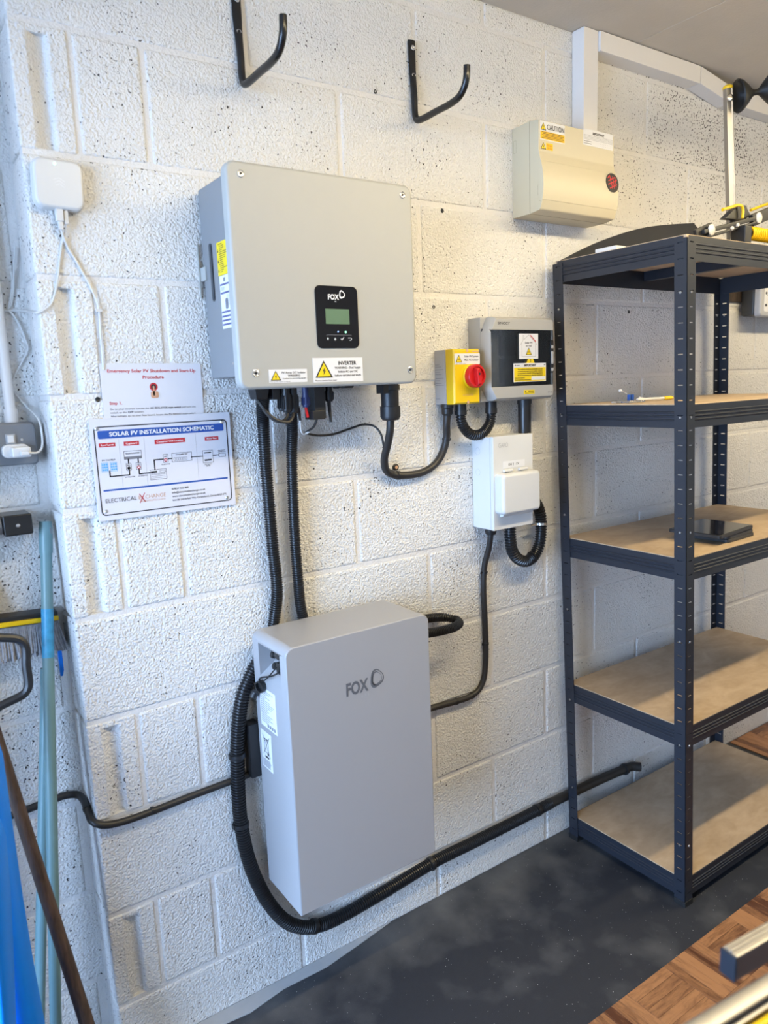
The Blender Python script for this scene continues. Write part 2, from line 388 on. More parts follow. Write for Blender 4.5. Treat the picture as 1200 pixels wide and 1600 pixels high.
def label_plate(name, m, parent, fr, u0, v0, u1, v1, d, th=0.0005):
    mb = MB(); mb.add([fr.at(u, v, dd) for dd in (d, d+th) for v in (v0, v1) for u in (u0, u1)],
                      [(0,2,3,1),(4,5,7,6),(0,1,5,4),(2,6,7,3),(0,4,6,2),(1,3,7,5)])
    return mb.build(name, m, parent, smooth=0)

# ------------------------------------------------------------------ room
CEIL = 2.455; RX0, RX1, RY0 = -2.4, 3.4, -3.6; REC = 0.115; CX = -0.69
MB().box(RX0, RX1, RY0, 0.3, -0.12, 0.0).build('floor', 'rubber_floor', smooth=0, kind='structure')
MB().box(RX0-6, RX0, -7, 5, -0.12, -0.01).build('driveway', 'ground', smooth=0, kind='structure')
ce = MB().box(RX0, RX1, RY0, 0.3, CEIL+0.006, CEIL+0.12).build('ceiling', 'ceiling', smooth=0, kind='structure')
xs = [RX0, -1.42, -0.205, 1.012, 2.23, RX1]; ys = [RY0, -1.8, 0.3]
for a, b in zip(xs, xs[1:]):
    for c, d in zip(ys, ys[1:]):
        MB().box(a+0.0012, b-0.0012, c+0.0012, d-0.0012, CEIL, CEIL+0.006).build('ceiling_board', 'ceiling', ce, bevel=0.001, seg=1, smooth=0)
MB().box(RX1, RX1+0.1, RY0, 0.3, 0, CEIL).build('wall_right', 'plain_wall', smooth=0, kind='structure')
MB().box(RX0-0.1, RX1+0.1, RY0-0.1, RY0, 0, CEIL).build('wall_front', 'plain_wall', smooth=0, kind='structure')
wl = MB().box(RX0-0.1, RX0, RY0, -1.75, 0, CEIL).box(RX0-0.1, RX0, -0.10, 0.3, 0, CEIL).box(RX0-0.1, RX0, -1.75, -0.10, 2.1, CEIL)
wl.build('wall_left', 'plain_wall', smooth=0, kind='structure')

beds = [0.0] + [0.144+0.225*k for k in range(11)] + [CEIL]
wbm = MB().box(-0.5920, RX1, 0.003, 0.3, 0, CEIL).box(CX+0.006, -0.5920, 0.022, 0.3, 0, CEIL)
for z in beds[1:-1]: wbm.box(CX+0.003, -0.5920, 0.003, 0.03, z-0.0065, z+0.0065)
wb = wbm.build('wall_back', 'mortar', smooth=0, kind='structure')
MB().box(-1.40, -1.06, -0.10, 0.3, 0, CEIL).build('door_light_blocker', 'plain_wall', smooth=0, kind='structure')  # unseen block added to keep part of the doorway light off the recess
wr = MB().box(RX0, CX+0.01, REC+0.003, 0.3, 0, CEIL).build('wall_recess', 'mortar', smooth=0, kind='structure')
G = 0.0048
def block_mesh(key, L_, h, cache={}):
    k = (round(L_, 4), round(h, 4))
    if k not in cache:
        mb = MB().box(-L_/2, L_/2, 0, 0.06, -h/2, h/2)
        cache[k] = mb.mesh('block', Vector((0, 0, 0)), 0.006, 3, 0); cache[k].materials.append(MATS['block'])
    return cache[k]
def block(x0, x1, z0, z1, y, parent):
    me = block_mesh('b', x1-x0, z1-z0)
    o = link('block', me, None, parent, ((x0+x1)/2, y+random.uniform(-0.0006, 0.0008), (z0+z1)/2)); return o
for i in range(len(beds)-1):
    z0, z1 = beds[i]+(G if i else 0), beds[i+1]-(G if i < len(beds)-2 else 0)
    j = i-1
    if j % 2 == 0:   # header course: block end with its hollow, cut piece, stretchers
        q = CX
        prof = [(q, 0), (q+0.028, 0), (q+0.036, 0.004), (q+0.048, 0.013), (q+0.059, 0.0155), (q+0.066, 0), (-0.585-G, 0), (-0.585-G, 0.0645), (q, 0.0645)]
        top = min(z1, z0+0.18) if z1-z0 > 0.1 else z1
        MB().prism(prof, 'z', z0, z1).build('block', 'block', wb, bevel=0.003, smooth=0)
        # the hollow stops short of the block's top edge
        MB().box(q+0.030, q+0.068, 0.0008, 0.02, z1-0.014, z1-0.001).build('block', 'block', wb, bevel=0.003, smooth=0)
        MB().box(q, -0.6, 0.0655, REC+0.05, z0, z1).build('block', 'block', wb, bevel=0.003, smooth=0)
        block(-0.585+G, -0.45-G, z0, z1, 0, wb); x = -0.45
    else:
        MB().box(CX, -0.225-G, 0, REC+0.05, z0, z1).build('block', 'block', wb, bevel=0.006, seg=3, smooth=0); x = -0.225
    while x < 2.9:
        block(x+G, x+0.45-G, z0, z1, 0, wb); x += 0.45
    x = CX-0.012 if j % 2 else CX-0.24
    if j % 2 == 0: block(x+G, CX+0.005, z0, z1, REC, wr)
    while x > -1.9:
        block(x-0.45+G, x-G, z0, z1, REC, wr); x -= 0.45

pts_ = [(-0.69, 0.0), (-0.69, -0.035), (-0.60, -0.048), (-0.50, -0.036), (-0.40, -0.046), (-0.30, -0.030), (-0.18, -0.034), (-0.05, -0.016), (0.05, 0.0)]
MB().prism(pts_, 'z', 0.0, 0.004).build('trim_1', 'ground', bevel=0.001, kind='structure')
# parquet-pattern vinyl laid over the rubber floor
pq = MB().box(-0.6, 3.2, -1.9, -0.556, 0.0002, 0.0012).box(1.745, 3.2, -0.556, 0.0, 0.0002, 0.0012).build('floor_parquet', 'parquet', smooth=0, kind='structure')
SQ, ST = 0.1465, 5
strip = MB().box(-SQ/2+0.0003, SQ/2-0.0003, -SQ/ST/2+0.0003, SQ/ST/2-0.0003, 0, 0.0022).mesh('strip', Vector((0, 0, 0)), 0.0004, 1, 0); strip.materials.append(MATS['parquet'])
def square(cx, cy, par):
    for k in range(ST):
        t = (k-(ST-1)/2)*SQ/ST
        o = link('strip', strip, None, pq, (cx+(t if par else 0), cy+(0 if par else t), 0.0011))
        if par: o.rotation_euler.z = math.pi/2
for r_ in range(4):
    for c_ in range(-1, 11):
        square(0.365+SQ*(c_+0.5), -0.556-SQ*(r_+0.5), (c_+r_) % 2 == 1)
for r_ in range(3):
    for c_ in range(3): square(1.745+SQ*(c_+0.5), -0.001-SQ*(r_+0.5), (c_+r_) % 2 == 0)

# ceiling batten lamp (out of view, it lights the room)
lt = thing('batten_lamp', 'white ceiling batten lamp with a warm diffuser above the shelving', 'lamp', ((LX0+LX1)/2, LY, CEIL))
MB().box(LX0, LX1, LY-0.05, LY+0.05, LZ+0.045, CEIL).build('housing', 'white_plastic', lt, bevel=0.006)
MB().lathe([(0.029, 0), (0.029, LX1-LX0-0.06)], (LX0+0.03, LY, LZ), (1, 0, 0), 24).build('diffuser', 'diffuser', lt)
for x in (LX0, LX1-0.028): MB().box(x, x+0.028, LY-0.034, LY+0.034, LZ-0.034, LZ+0.045).build('end_holder', 'white_plastic', lt, bevel=0.006)
# ------------------------------------------------------------------ inverter
iv = thing('inverter', 'large grey wall-mounted solar inverter with a black display panel', 'inverter', (-0.145, 0, 1.494))
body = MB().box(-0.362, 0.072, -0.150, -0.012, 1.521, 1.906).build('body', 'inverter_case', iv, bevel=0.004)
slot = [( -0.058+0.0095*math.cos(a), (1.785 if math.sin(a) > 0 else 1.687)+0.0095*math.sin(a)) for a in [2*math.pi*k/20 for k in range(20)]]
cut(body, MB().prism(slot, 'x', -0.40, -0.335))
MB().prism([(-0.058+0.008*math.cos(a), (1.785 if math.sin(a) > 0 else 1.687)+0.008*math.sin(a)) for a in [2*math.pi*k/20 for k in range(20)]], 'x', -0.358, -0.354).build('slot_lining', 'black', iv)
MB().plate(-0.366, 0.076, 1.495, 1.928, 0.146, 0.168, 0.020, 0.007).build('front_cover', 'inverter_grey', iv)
for u, v in ((-0.335, 1.904), (0.049, 1.905), (-0.331, 1.527), (0.055, 1.526)):
    sc = MB().lathe([(0.0072, 0.0), (0.0072, 0.0014), (0.0058, 0.0020), (0.0042, 0.0012)], (u, -0.168, v), (0, -1, 0)).build('screw', 'chrome', iv)
    MB().lathe([(0.0026, 0.0), (0.0026, 0.0026)], (u, -0.168, v), (0, -1, 0), 6).build('screw_socket', 'black', sc)
dp = MB().plate(-0.186, -0.081, 1.575, 1.704, 0.168, 0.1695, 0.012, 0.0006).build('display_panel', 'black_gloss', iv)
D0 = 0.1699
Ink(WALL, D0).rect(-0.163, 1.6255, -0.104, 1.6565).build('screen', 'lcd', dp)
i = Ink(WALL, D0).text('FOX', -0.155, 1.676, 0.0105, 0.027, bold=0.03)
fo = lambda cx, cz, R, ph=0.5: (lambda a: (cx+R*0.92*(1+0.10*math.cos(3*a+ph))*math.cos(a), cz+R*1.08*(1+0.10*math.cos(3*a+ph))*math.sin(a)))
i.ring(fo(-0.1205, 1.6865, 0.0078), fo(-0.1200, 1.6870, 0.0052)).text('ESS', -0.139, 1.6705, 0.0022)
for u, k in ((-0.160, 1), (-0.142, -1)):
    i.rect(u-0.0008, 1.592, u+0.0008, 1.597).poly([(u-0.0028, 1.5945), (u+0.0028, 1.5945), (u, 1.5945+k*0.0038)])
i.line([(-0.1275, 1.5945), (-0.125, 1.5925), (-0.1205, 1.5975)], 0.0014).line([(-0.109, 1.5965), (-0.102, 1.5965), (-0.1005, 1.5945), (-0.102, 1.592), (-0.106, 1.592)], 0.0010)
i.build('panel_print', 'logo_white', dp)
Ink(WALL, D0).line([(-0.163, 1.6015), (-0.161, 1.6032), (-0.101, 1.6025)], 0.0007).build('rule', 'grey_ink', dp)
MB().lathe([(0.0019, 0), (0.0019, 0.0008)], (-0.115, -0.1695, 1.609), (0, -1, 0), 10).build('status_light', 'led_green', dp)
MB().lathe([(0.0013, 0), (0.0013, 0.0008)], (-0.134, -0.1695, 1.6095), (0, -1, 0), 10).build('status_light', 'led_blue', dp)
lb = label_plate('isolator_label', 'white_label', iv, WALL, -0.302, 1.5065, -0.214, 1.5335, 0.168)
warn_tri(WALL, 0.1688, -0.287, 1.511, 0.024, 0.020, lb)
i = Ink(WALL, 0.1688).text('PV Array DC Isolator', -0.245, 1.5245, 0.0042, 0.056, 'C', 0.01).text('WARNING', -0.245, 1.5183, 0.0042, 0.029, 'C', 0.02)
i.text('Contains live parts during daylight', -0.244, 1.5135, 0.0026, 0.054, 'C', 0.01).text('Place on DC isolator at inverter', -0.300, 1.5078, 0.0020, 0.046); i.build('lettering', 'black_ink', lb)
lb = label_plate('inverter_label', 'white_label', iv, WALL, -0.199, 1.5045, -0.0745, 1.5555, 0.168)
warn_tri(WALL, 0.1688, -0.173, 1.514, 0.043, 0.036, lb)
i = Ink(WALL, 0.1688).text('INVERTER', -0.114, 1.5405, 0.0075, 0.046, 'C', 0.03).text('WARNING - Dual Supply', -0.113, 1.5320, 0.0045, 0.066, 'C', 0.02)
i.text('Isolate AC and DC', -0.113, 1.5240, 0.0045, 0.050, 'C', 0.02).text('before carrying out work', -0.113, 1.5160, 0.0045, 0.067, 'C', 0.02).text('Place on inverter front cover', -0.195, 1.5070, 0.0026, 0.053, bold=0.02)
i.build('lettering', 'black_ink', lb)
SI = SIDE(-0.362)
lb = label_plate('caution_label', 'yellow_ink', iv, SI, 0.091, 1.723, 0.145, 1.787, 0.0)
i = Ink(SI, 0.0008)
for k in range(15):
    i.rect(0.104 if k % 5 else 0.100, 1.782-k*0.0038, 0.112+0.028*random.random()+(0.004 if k % 5 else 0), 1.7832-k*0.0038)
for v in (1.768, 1.748, 1.730): i.poly([(0.093, v), (0.100, v), (0.0965, v+0.007)])
i.build('small_print', 'black_ink', lb)
lb = label_plate('rating_label', 'white_label', iv, SI, 0.095, 1.619, 0.146, 1.722, 0.0)
i = Ink(SI, 0.0008)
for v in (1.7045, 1.688, 1.651, 1.6425, 1.6345, 1.6265): i.rect(0.097, v-0.0016, 0.144, v+0.0022)
i.build('rating_bars', 'purple_ink', lb)
i = Ink(SI, 0.0008).rect(0.114, 1.710, 0.124, 1.718).rrect(0.117, 1.656, 0.131, 1.677, 0.004)
for k in range(9):
    i.rect(0.100, 1.700-k*0.0012-0.0004, 0.118, 1.700-k*0.0012) if k < 6 else None
    i.rect(0.124, 1.683-k*0.0024, 0.142, 1.6836-k*0.0024)
i.build('small_print', 'grey_ink', lb)
MB().box(-0.3655, -0.3615, -0.030, 0.0, 1.724, 1.752).box(-0.369, -0.3655, -0.004, 0.0, 1.69, 1.80).build('wall_bracket', 'inverter_grey', iv, bevel=0.001)
MB().lathe([(0.003, 0), (0.003, 0.001)], (-0.362, -0.135, 1.548), (-1, 0, 0), 10).build('screw', 'chrome', iv)
# connectors underneath
MB().add([(x, y, z) for z, k in ((1.500, 0), (1.474, 0.004)) for y in (-0.115+k, -0.075-k) for x in (-0.310+k, -0.276-k)], [(0,2,3,1),(4,5,7,6),(0,1,5,4),(2,6,7,3),(0,4,6,2),(1,3,7,5)]).build('dc_isolator_knob', 'black', iv, bevel=0.002)
MB().box(-0.268, -0.250, -0.11, -0.08, 1.472, 1.522).build('connector', 'black', iv, bevel=0.002)
def gland(x, y, zt, zb, r, name='connector', m='black', nut=0.5, parent=iv, sides=24):
    h = zt-zb; g_ = MB().lathe([(r*0.86, 0), (r*0.86, h*nut), (r, h*nut), (r, h*0.93), (r*0.8, h)], (x, y, zt), (0, 0, -1), sides)
    o = g_.build(name, m, parent); rb = MB()
    for k in range(10):
        a = 2*math.pi*k/10; rb.box(x+r*math.cos(a)-0.0013, x+r*math.cos(a)+0.0013, y+r*math.sin(a)-0.0013, y+r*math.sin(a)+0.0013, zb+h*0.08, zt-h*(nut+0.04))
    rb.build('nut_ribs', m, o); return o
gland(-0.234, -0.105, 1.522, 1.444, 0.0095); gland(-0.214, -0.100, 1.522, 1.440, 0.0105); gland(-0.226, -0.070, 1.522, 1.446, 0.0095)
gland(-0.186, -0.105, 1.522, 1.452, 0.0085, m='blue_conn', nut=0.65)
MB().tube([(-0.187, -0.105, 1.456), (-0.1855, -0.105, 1.443), (-0.183, -0.105, 1.430)], 0.0032, 8).build('red_plug', 'red', iv)
MB().tube([(-0.203, -0.100, 1.452), (-0.2015, -0.100, 1.437), (-0.200, -0.100, 1.424)], 0.0036, 8).build('cable_end', 'black', iv)
cm = MB().box(-0.170, -0.142, -0.115, -0.080, 1.440, 1.522).box(-0.176, -0.1450, -0.117, -0.078, 1.424, 1.444).build('communication_module', 'black', iv, bevel=0.002)
MB().box(-0.139, -0.1365, -0.105, -0.09, 1.426, 1.522).build('module_clip', 'black', iv)
gland(-0.1235, -0.100, 1.522, 1.462, 0.0095, nut=0.6)
MB().tube([(-0.1245, -0.100, 1.464), (-0.1235, -0.100, 1.440), (-0.1225, -0.100, 1.416)], 0.004, 10, rfun=lambda i, d: 0.0046-0.0016*d/0.048).build('cable_boot', 'black', iv)
for x0 in (-0.110, -0.090): MB().box(x0, x0+(0.010 if x0 < -0.1 else 0.026), -0.115, -0.09, 1.490, 1.522).build('blanking_plug', 'black', iv, bevel=0.004)
MB().lathe([(0.004, 0), (0.004, 0.012), (0.0025, 0.012), (0.0025, 0.030)], (-0.040, -0.1, 1.524), (0, 0, -1), 10).build('earth_stud', 'chrome', iv)
ac = MB().lathe([(0.022, 0), (0.022, 0.028), (0.025, 0.028), (0.0255, 0.040), (0.022, 0.042), (0.0215, 0.078), (0.0245, 0.079), (0.0245, 0.104), (0.020, 0.112), (0.012, 0.113)], (0.057, -0.080, 1.522), (0, 0, -1), 28)
ac.box(0.026, 0.040, -0.10, -0.07, 1.474, 1.500).build('ac_connector', 'black', iv)

# two corrugated conduits dropping from the inverter to behind the battery
MB().corr([(-0.276, -0.085, 1.486), (-0.270, -0.062, 1.46), (-0.261, -0.040, 1.420), (-0.256, -0.028, 1.34), (-0.253, -0.024, 1.277), (-0.250, -0.024, 1.142), (-0.246, -0.024, 1.030), (-0.250, -0.019, 0.985), (-0.262, -0.018, 0.930)], 0.0142).build('flexible_conduit', 'conduit', label='black corrugated conduit hanging below the left end of the inverter', cat='conduit', group='conduits between inverter and battery')
MB().corr([(-0.205, -0.070, 1.446), (-0.194, -0.048, 1.40), (-0.190, -0.032, 1.350), (-0.189, -0.024, 1.270), (-0.191, -0.024, 1.133), (-0.189, -0.024, 1.035), (-0.185, -0.019, 0.985), (-0.176, -0.018, 0.930)], 0.0132).build('flexible_conduit', 'conduit', label='black corrugated conduit, the right one of the pair below the inverter', cat='conduit', group='conduits between inverter and battery')
MB().tube([(-0.300, -0.095, 1.478), (-0.296, -0.11, 1.462), (-0.280, -0.115, 1.440), (-0.262, -0.12, 1.427), (-0.238, -0.12, 1.424), (-0.222, -0.11, 1.436), (-0.216, -0.10, 1.446)], 0.0036, 10).build('solar_cable', 'cable', label='short black cable looping between plugs under the inverter', cat='cable')
MB().tube([(-0.232, -0.105, 1.446), (-0.236, -0.108, 1.434), (-0.250, -0.108, 1.424), (-0.268, -0.10, 1.432), (-0.280, -0.085, 1.452)], 0.0034, 10).build('solar_cable', 'cable', label='thin black cable bending from a plug into the left conduit', cat='cable')
MB().tube([(-0.1555, -0.097, 1.426), (-0.158, -0.085, 1.408), (-0.162, -0.06, 1.396), (-0.150, -0.03, 1.391), (-0.108, -0.014, 1.382), (-0.065, -0.012, 1.382), (-0.014, -0.012, 1.393), (0.022, -0.014, 1.400), (0.044, -0.026, 1.395), (0.054, -0.040, 1.376), (0.0555, -0.047, 1.352), (0.060, -0.044, 1.335)], 0.0027, 10).build('signal_cable', 'cable', label='thin black signal cable running across the wall under the inverter', cat='cable')
MB().tube([(-0.191, -0.085, 1.446), (-0.189, -0.08, 1.420), (-0.183, -0.07, 1.400), (-0.172, -0.062, 1.391), (-0.160, -0.066, 1.396)], 0.0024, 10).build('data_cable', 'white_plastic', label='thin white cable looping down under the inverter plugs', cat='cable')

# AC cable from inverter to isolator with ties
c = thing('power_cable', 'thick black cable curving from the inverter plug to the yellow isolator', 'cable', (0.17, 0, 1.25))
MB().tube([(0.057, -0.080, 1.420), (0.058, -0.075, 1.385), (0.064, -0.055, 1.352), (0.070, -0.028, 1.310), (0.082, -0.017, 1.281), (0.105, -0.014, 1.267), (0.136, -0.014, 1.262), (0.199, -0.014, 1.264), (0.245, -0.014, 1.283), (0.272, -0.016, 1.318), (0.278, -0.022, 1.352), (0.272, -0.030, 1.385), (0.272, -0.034, 1.415)], 0.0098, 14).build('sheath', 'cable', c)
MB().lathe([(0.0115, -0.003), (0.0115, 0.003)], (0.278, -0.020, 1.345), (0.02, -0.1, 1), 14).box(0.286, 0.293, -0.022, -0.018, 1.343, 1.348).build('cable_tie', 'black', c)
MB().lathe([(0.0115, -0.004), (0.0115, 0.004)], (0.120, -0.014, 1.264), (1, 0, -0.15), 14).build('cable_tie', 'black', c)
MB().lathe([(0.009, 0), (0.009, 0.004), (0.006, 0.006)], (0.122, 0.0, 1.284), (0, -1, 0), 14).build('clip_head', 'black', c)
MB().lathe([(0.0045, 0.006), (0.0045, 0.0068)], (0.122, 0.0, 1.284), (0, -1, 0), 10).build('clip_nail', 'tan_ink', c)

# ------------------------------------------------------------------ battery
bt = thing('battery', 'tall grey battery cabinet mounted on the wall near the floor', 'battery', (-0.112, 0, 0.296))
r = 0.022; X0, X1, Z0, Z1 = -0.308, 0.084, 0.297, 0.937
def outl(o):
    p = [(X0+o, Z0+o), (X1-o, Z0+o)]
    for cx, a0 in ((X1-r, 0), (X0+r, 90)):
        for k in range(8): a = math.radians(a0+90*k/7); p.append((cx+(r-o)*math.cos(a), Z1-r+(r-o)*math.sin(a)))
    return p
rings_ = []
for o_, y in ((0.0, -0.006), (0.0, -0.1685), (0.0008, -0.1706), (0.003, -0.172)): rings_.append([Vector((a, y, b)) for a, b in outl(o_)])
cab = MB().rings(rings_).build('cabinet', 'battery_grey', bt)
cut(cab, MB().add([(x, y, z) for x, zb in ((-0.33, 0.822), (-0.262, 0.868)) for z in (zb, 0.916) for y in (-0.143, -0.037)], [(0,1,3,2),(4,6,7,5),(0,4,5,1),(2,3,7,6),(0,2,6,4),(1,5,7,3)]))
for y, z in ((-0.066, 0.899), (-0.072, 0.874)):
    MB().lathe([(0.0085, 0), (0.0085, 0.010), (0.007, 0.012), (0.007, 0.018), (0.0085, 0.019), (0.0085, 0.027)], (-0.288, y-0.045, z+0.002), (-0.30, 0.93, -0.08), 16).build('port_cap', 'black', bt)
MB().box(-0.302, -0.264, -0.139, -0.108, 0.862, 0.890).box(-0.300, -0.264, -0.139, -0.1, 0.894, 0.912).build('port_block', 'black', bt, bevel=0.004)
MB().tube([(-0.280, -0.132, 0.908), (-0.300, -0.134, 0.898), (-0.303, -0.126, 0.872), (-0.308, -0.105, 0.858), (-0.314, -0.085, 0.850), (-0.316, -0.062, 0.842), (-0.316, -0.046, 0.832)], 0.0020, 8).tube([(-0.305, -0.118, 0.880), (-0.314, -0.090, 0.850), (-0.318, -0.072, 0.836)], 0.0016, 8).build('tether', 'rubber', bt)
cp = MB().lathe([(0.0145, 0), (0.0145, 0.012), (0.0115, 0.012), (0.0115, 0.004), (0.0, 0.004)], (-0.3105, -0.052, 0.818), (-1, -0.25, -0.1), 24).build('hanging_cap', 'black', bt)
MB().lathe([(0.009, 0), (0.009, 0.014), (0.006, 0.015)], (-0.318, -0.026, 0.796), (-0.4, 0.2, -0.8), 16).build('hanging_cap', 'black', bt)
SB = SIDE(-0.308)
lb = label_plate('rating_label', 'white_label', bt, SB, 0.026, 0.714, 0.108, 0.812, 0.0)
i = Ink(SB, 0.0008)
for k in range(17): i.rect(0.032, 0.803-k*0.0048, 0.055+0.045*random.random(), 0.8045-k*0.0048)
for k in range(4): i.rect(0.060+k*0.011, 0.718, 0.068+k*0.011, 0.726)
i.build('small_print', 'grey_ink', lb)
lb = label_plate('disposal_label', 'white_label', bt, SB, 0.018, 0.606, 0.072, 0.700, 0.0)
i = Ink(SB, 0.0008).line([(0.028, 0.640), (0.062, 0.690)], 0.0016).line([(0.062, 0.640), (0.028, 0.690)], 0.0016).frame(0.034, 0.648, 0.056, 0.678, 0.0014).rect(0.032, 0.680, 0.058, 0.683).rect(0.036, 0.634, 0.056, 0.639).disc(0.052, 0.645, 0.0035)
for k in range(5): i.rect(0.022, 0.627-k*0.004, 0.036+0.03*random.random(), 0.6285-k*0.004)
i.build('disposal_symbol', 'black_ink', lb)
Ink(WALL, 0.1724).text('FOX', -0.160, 0.790, 0.0295, 0.061, bold=0.035).ring(fo(-0.0755, 0.812, 0.0205), fo(-0.0735, 0.8135, 0.0160)).ring(fo(-0.0760, 0.812, 0.0152), fo(-0.0745, 0.8125, 0.0128)).build('maker_logo', 'logo_grey', bt)
Ink(WALL, 0.1724).text('E', -0.119, 0.7765, 0.0058).text('S', -0.110, 0.7765, 0.0058).text('S', -0.102, 0.7765, 0.0058).build('maker_logo_small', 'logo_pale', bt)
def stand_off(p): return Vector((-0.322+(p.x+0.308)*0.3835/0.392, p.y-0.030, 0.323+(p.z-0.297)*0.629/0.640))
def remap(o):
    for ch in o.children:
        w0 = WLOC[ch.name].copy(); w1 = stand_off(w0)
        for v in ch.data.vertices: v.co = stand_off(v.co+w0)-w1
        WLOC[ch.name] = w1; ch.location = w1-(bt.location if o is bt else WLOC[o.name]); remap(ch)
remap(bt)
MB().box(-0.346, -0.318, -0.034, -0.001, 0.592, 0.725).build('wall_bracket', 'black', bt, bevel=0.002)
MB().box(-0.26, 0.0, -0.0355, -0.001, 0.40, 0.46).build('wall_bracket', 'black', bt, bevel=0.002)

# big conduit round the battery foot
c = thing('flexible_conduit', 'thick black corrugated conduit looping around the battery and along the wall foot', 'conduit', (0.36, 0, 0.1))
pts = [(-0.270, -0.0175, 0.905), (-0.300, -0.018, 0.872), (-0.324, -0.018, 0.838), (-0.349, -0.019, 0.792), (-0.367, -0.018, 0.702), (-0.376, -0.018, 0.576), (-0.376, -0.019, 0.477), (-0.362, -0.022, 0.369), (-0.325, -0.026, 0.255), (-0.280, -0.030, 0.180), (-0.234, -0.030, 0.143), (-0.190, -0.026, 0.124), (-0.140, -0.022, 0.115), (0.019, -0.018, 0.120), (0.199, -0.018, 0.136), (0.346, -0.018, 0.136), (0.559, -0.0165, 0.136), (0.68, -0.0165, 0.138)]
MB().corr(pts, 0.0172, 0.0068).build('corrugated_hose', 'conduit', c)
MB().tube([(0.665, -0.0165, 0.138), (0.80, -0.0165, 0.138), (0.96, -0.0165, 0.134), (1.03, -0.017, 0.131), (1.085, -0.022, 0.130), (1.11, -0.040, 0.128)], 0.0155, 14).build('smooth_cable', 'cable', c)
for p, d in (((-0.3715, -0.018, 0.655), (-0.07, 0, 1)), ((-0.3765, -0.0185, 0.480), (0, 0, 1)), ((0.185, -0.018, 0.135), (1, 0, 0.1)), ((0.618, -0.0165, 0.137), (1, 0, 0)), ((-0.205, -0.027, 0.130), (1, 0, -0.4)), ((1.05, -0.0185, 0.1305), (1, 0, 0))):
    MB().lathe([(0.0192, -0.0055), (0.0197, 0), (0.0192, 0.0055)], p, d, 18).box(p[0]-0.021, p[0]-0.015, p[1]-0.006, p[1]+0.006, p[2]-0.005, p[2]+0.005).build('conduit_clip', 'black', c)
MB().corr([(0.02, -0.0165, 0.868), (0.120, -0.0165, 0.868), (0.205, -0.018, 0.864), (0.252, -0.027, 0.858), (0.272, -0.046, 0.852), (0.268, -0.068, 0.850), (0.240, -0.086, 0.850), (0.190, -0.096, 0.853), (0.130, -0.098, 0.858), (0.064, -0.098, 0.86)], 0.0125).build('flexible_conduit', 'conduit', label='short loop of black conduit sticking out right of the battery top', cat='conduit')

# ------------------------------------------------------------------ hooks
for x, lbl in ((-0.243, 'black steel wall hook above the left of the inverter'), (0.213, 'black steel wall hook above the right end of the inverter')):
    h = thing('wall_hook', lbl, 'hook', (x, 0, 2.12), 'black wall hooks')
    R_ = 0.0078; n = 14; P = catmull([(x, -0.0045, 2.312), (x, -0.0045, 2.27), (x, -0.0055, 2.235), (x, -0.009, 2.19), (x, -0.0095, 2.152)], 0.006) + catmull([(x, -0.0105, 2.142), (x, -0.016, 2.130), (x, -0.028, 2.126), (x, -0.09, 2.126), (x, -0.150, 2.127), (x, -0.178, 2.133), (x, -0.195, 2.148), (x, -0.202, 2.165), (x, -0.204, 2.188)], 0.004)
    rings_ = []
    for i_, p in enumerate(P):
        a_, b_ = P[max(0, i_-1)], P[min(len(P)-1, i_+1)]; t = (b_-a_).normalized(); side = Vector((1, 0, 0)); nn = t.cross(side)
        k = 1.0 if p.z < 2.19 and p.y < -0.005 else max(0.0, min(1.0, (2.262-p.z)/0.07))
        ra, rb_ = 0.0108-(0.0108-R_)*k, 0.0034+(R_-0.0034)*k
        rings_.append([p + side*ra*math.cos(2*math.pi*q/n) + nn*rb_*math.sin(2*math.pi*q/n) for q in range(n)])
    MB().rings(rings_).build('hook_rod', 'black_paint', h)
    for z in (2.294, 2.232):
        s_ = MB().lathe([(0.0058, 0), (0.0058, 0.0016), (0.0040, 0.0026), (0.0024, 0.0015)], (x, -0.0082, z), (0, -1, 0), 16).build('screw', 'chrome', h)

# ------------------------------------------------------------------ hub, paper, sign
h = thing('smart_hub', 'small white rounded smart hub with a green light on the wall', 'hub', (-0.634, 0, 1.834))
hf = Frame((-0.6345, 0, 1.8855), (1, 0, -0.03), (0.03, 0, 1))
MB().plate(-0.0445, 0.0445, -0.0445, 0.0445, 0.0, 0.012, 0.017, 0.003, hf).build('back_shell', 'white_plastic', h)
MB().plate(-0.0440, 0.0440, -0.0440, 0.0440, 0.0125, 0.024, 0.017, 0.006, hf).build('front_shell', 'white_plastic', h)
MB().lathe([(0.0024, 0), (0.0024, 0.0006)], hf.at(-0.006, 0.034, 0.024), (0, -1, 0), 12).build('status_light', 'led_green', h)
i = Ink(hf, 0.0243)
for k in range(3): i.line([(-0.010+k*0.002, 0.006-k*0.005), (0, 0.010-k*0.005), (0.010-k*0.001, 0.004-k*0.005)], 0.0006)
i.build('maker_mark', 'logo_white', h)
c = thing('network_cable', 'thin white network cable hanging from the hub to behind the paper', 'cable', (-0.60, 0, 1.55))
MB().box(-0.6445, -0.6315, -0.019, -0.006, 1.820, 1.845).box(-0.6415, -0.6335, -0.0165, -0.0085, 1.805, 1.821).build('plug', 'white_plastic', c, bevel=0.0015)
MB().tube([(-0.6375, -0.0125, 1.808), (-0.634, -0.009, 1.795), (-0.628, -0.004, 1.778), (-0.613, -0.003, 1.749), (-0.589, -0.003, 1.696), (-0.581, -0.003, 1.666), (-0.582, -0.003, 1.617), (-0.583, -0.0025, 1.545)], 0.0022, 8).build('flex', 'white_plastic', c)
MB().box(-0.587, -0.575, -0.006, 0, 1.657, 1.663).build('cable_clip', 'white_plastic', c)
c = thing('usb_lead', 'thin white lead running from the hub around the wall corner', 'cable', (-0.66, 0, 1.65))
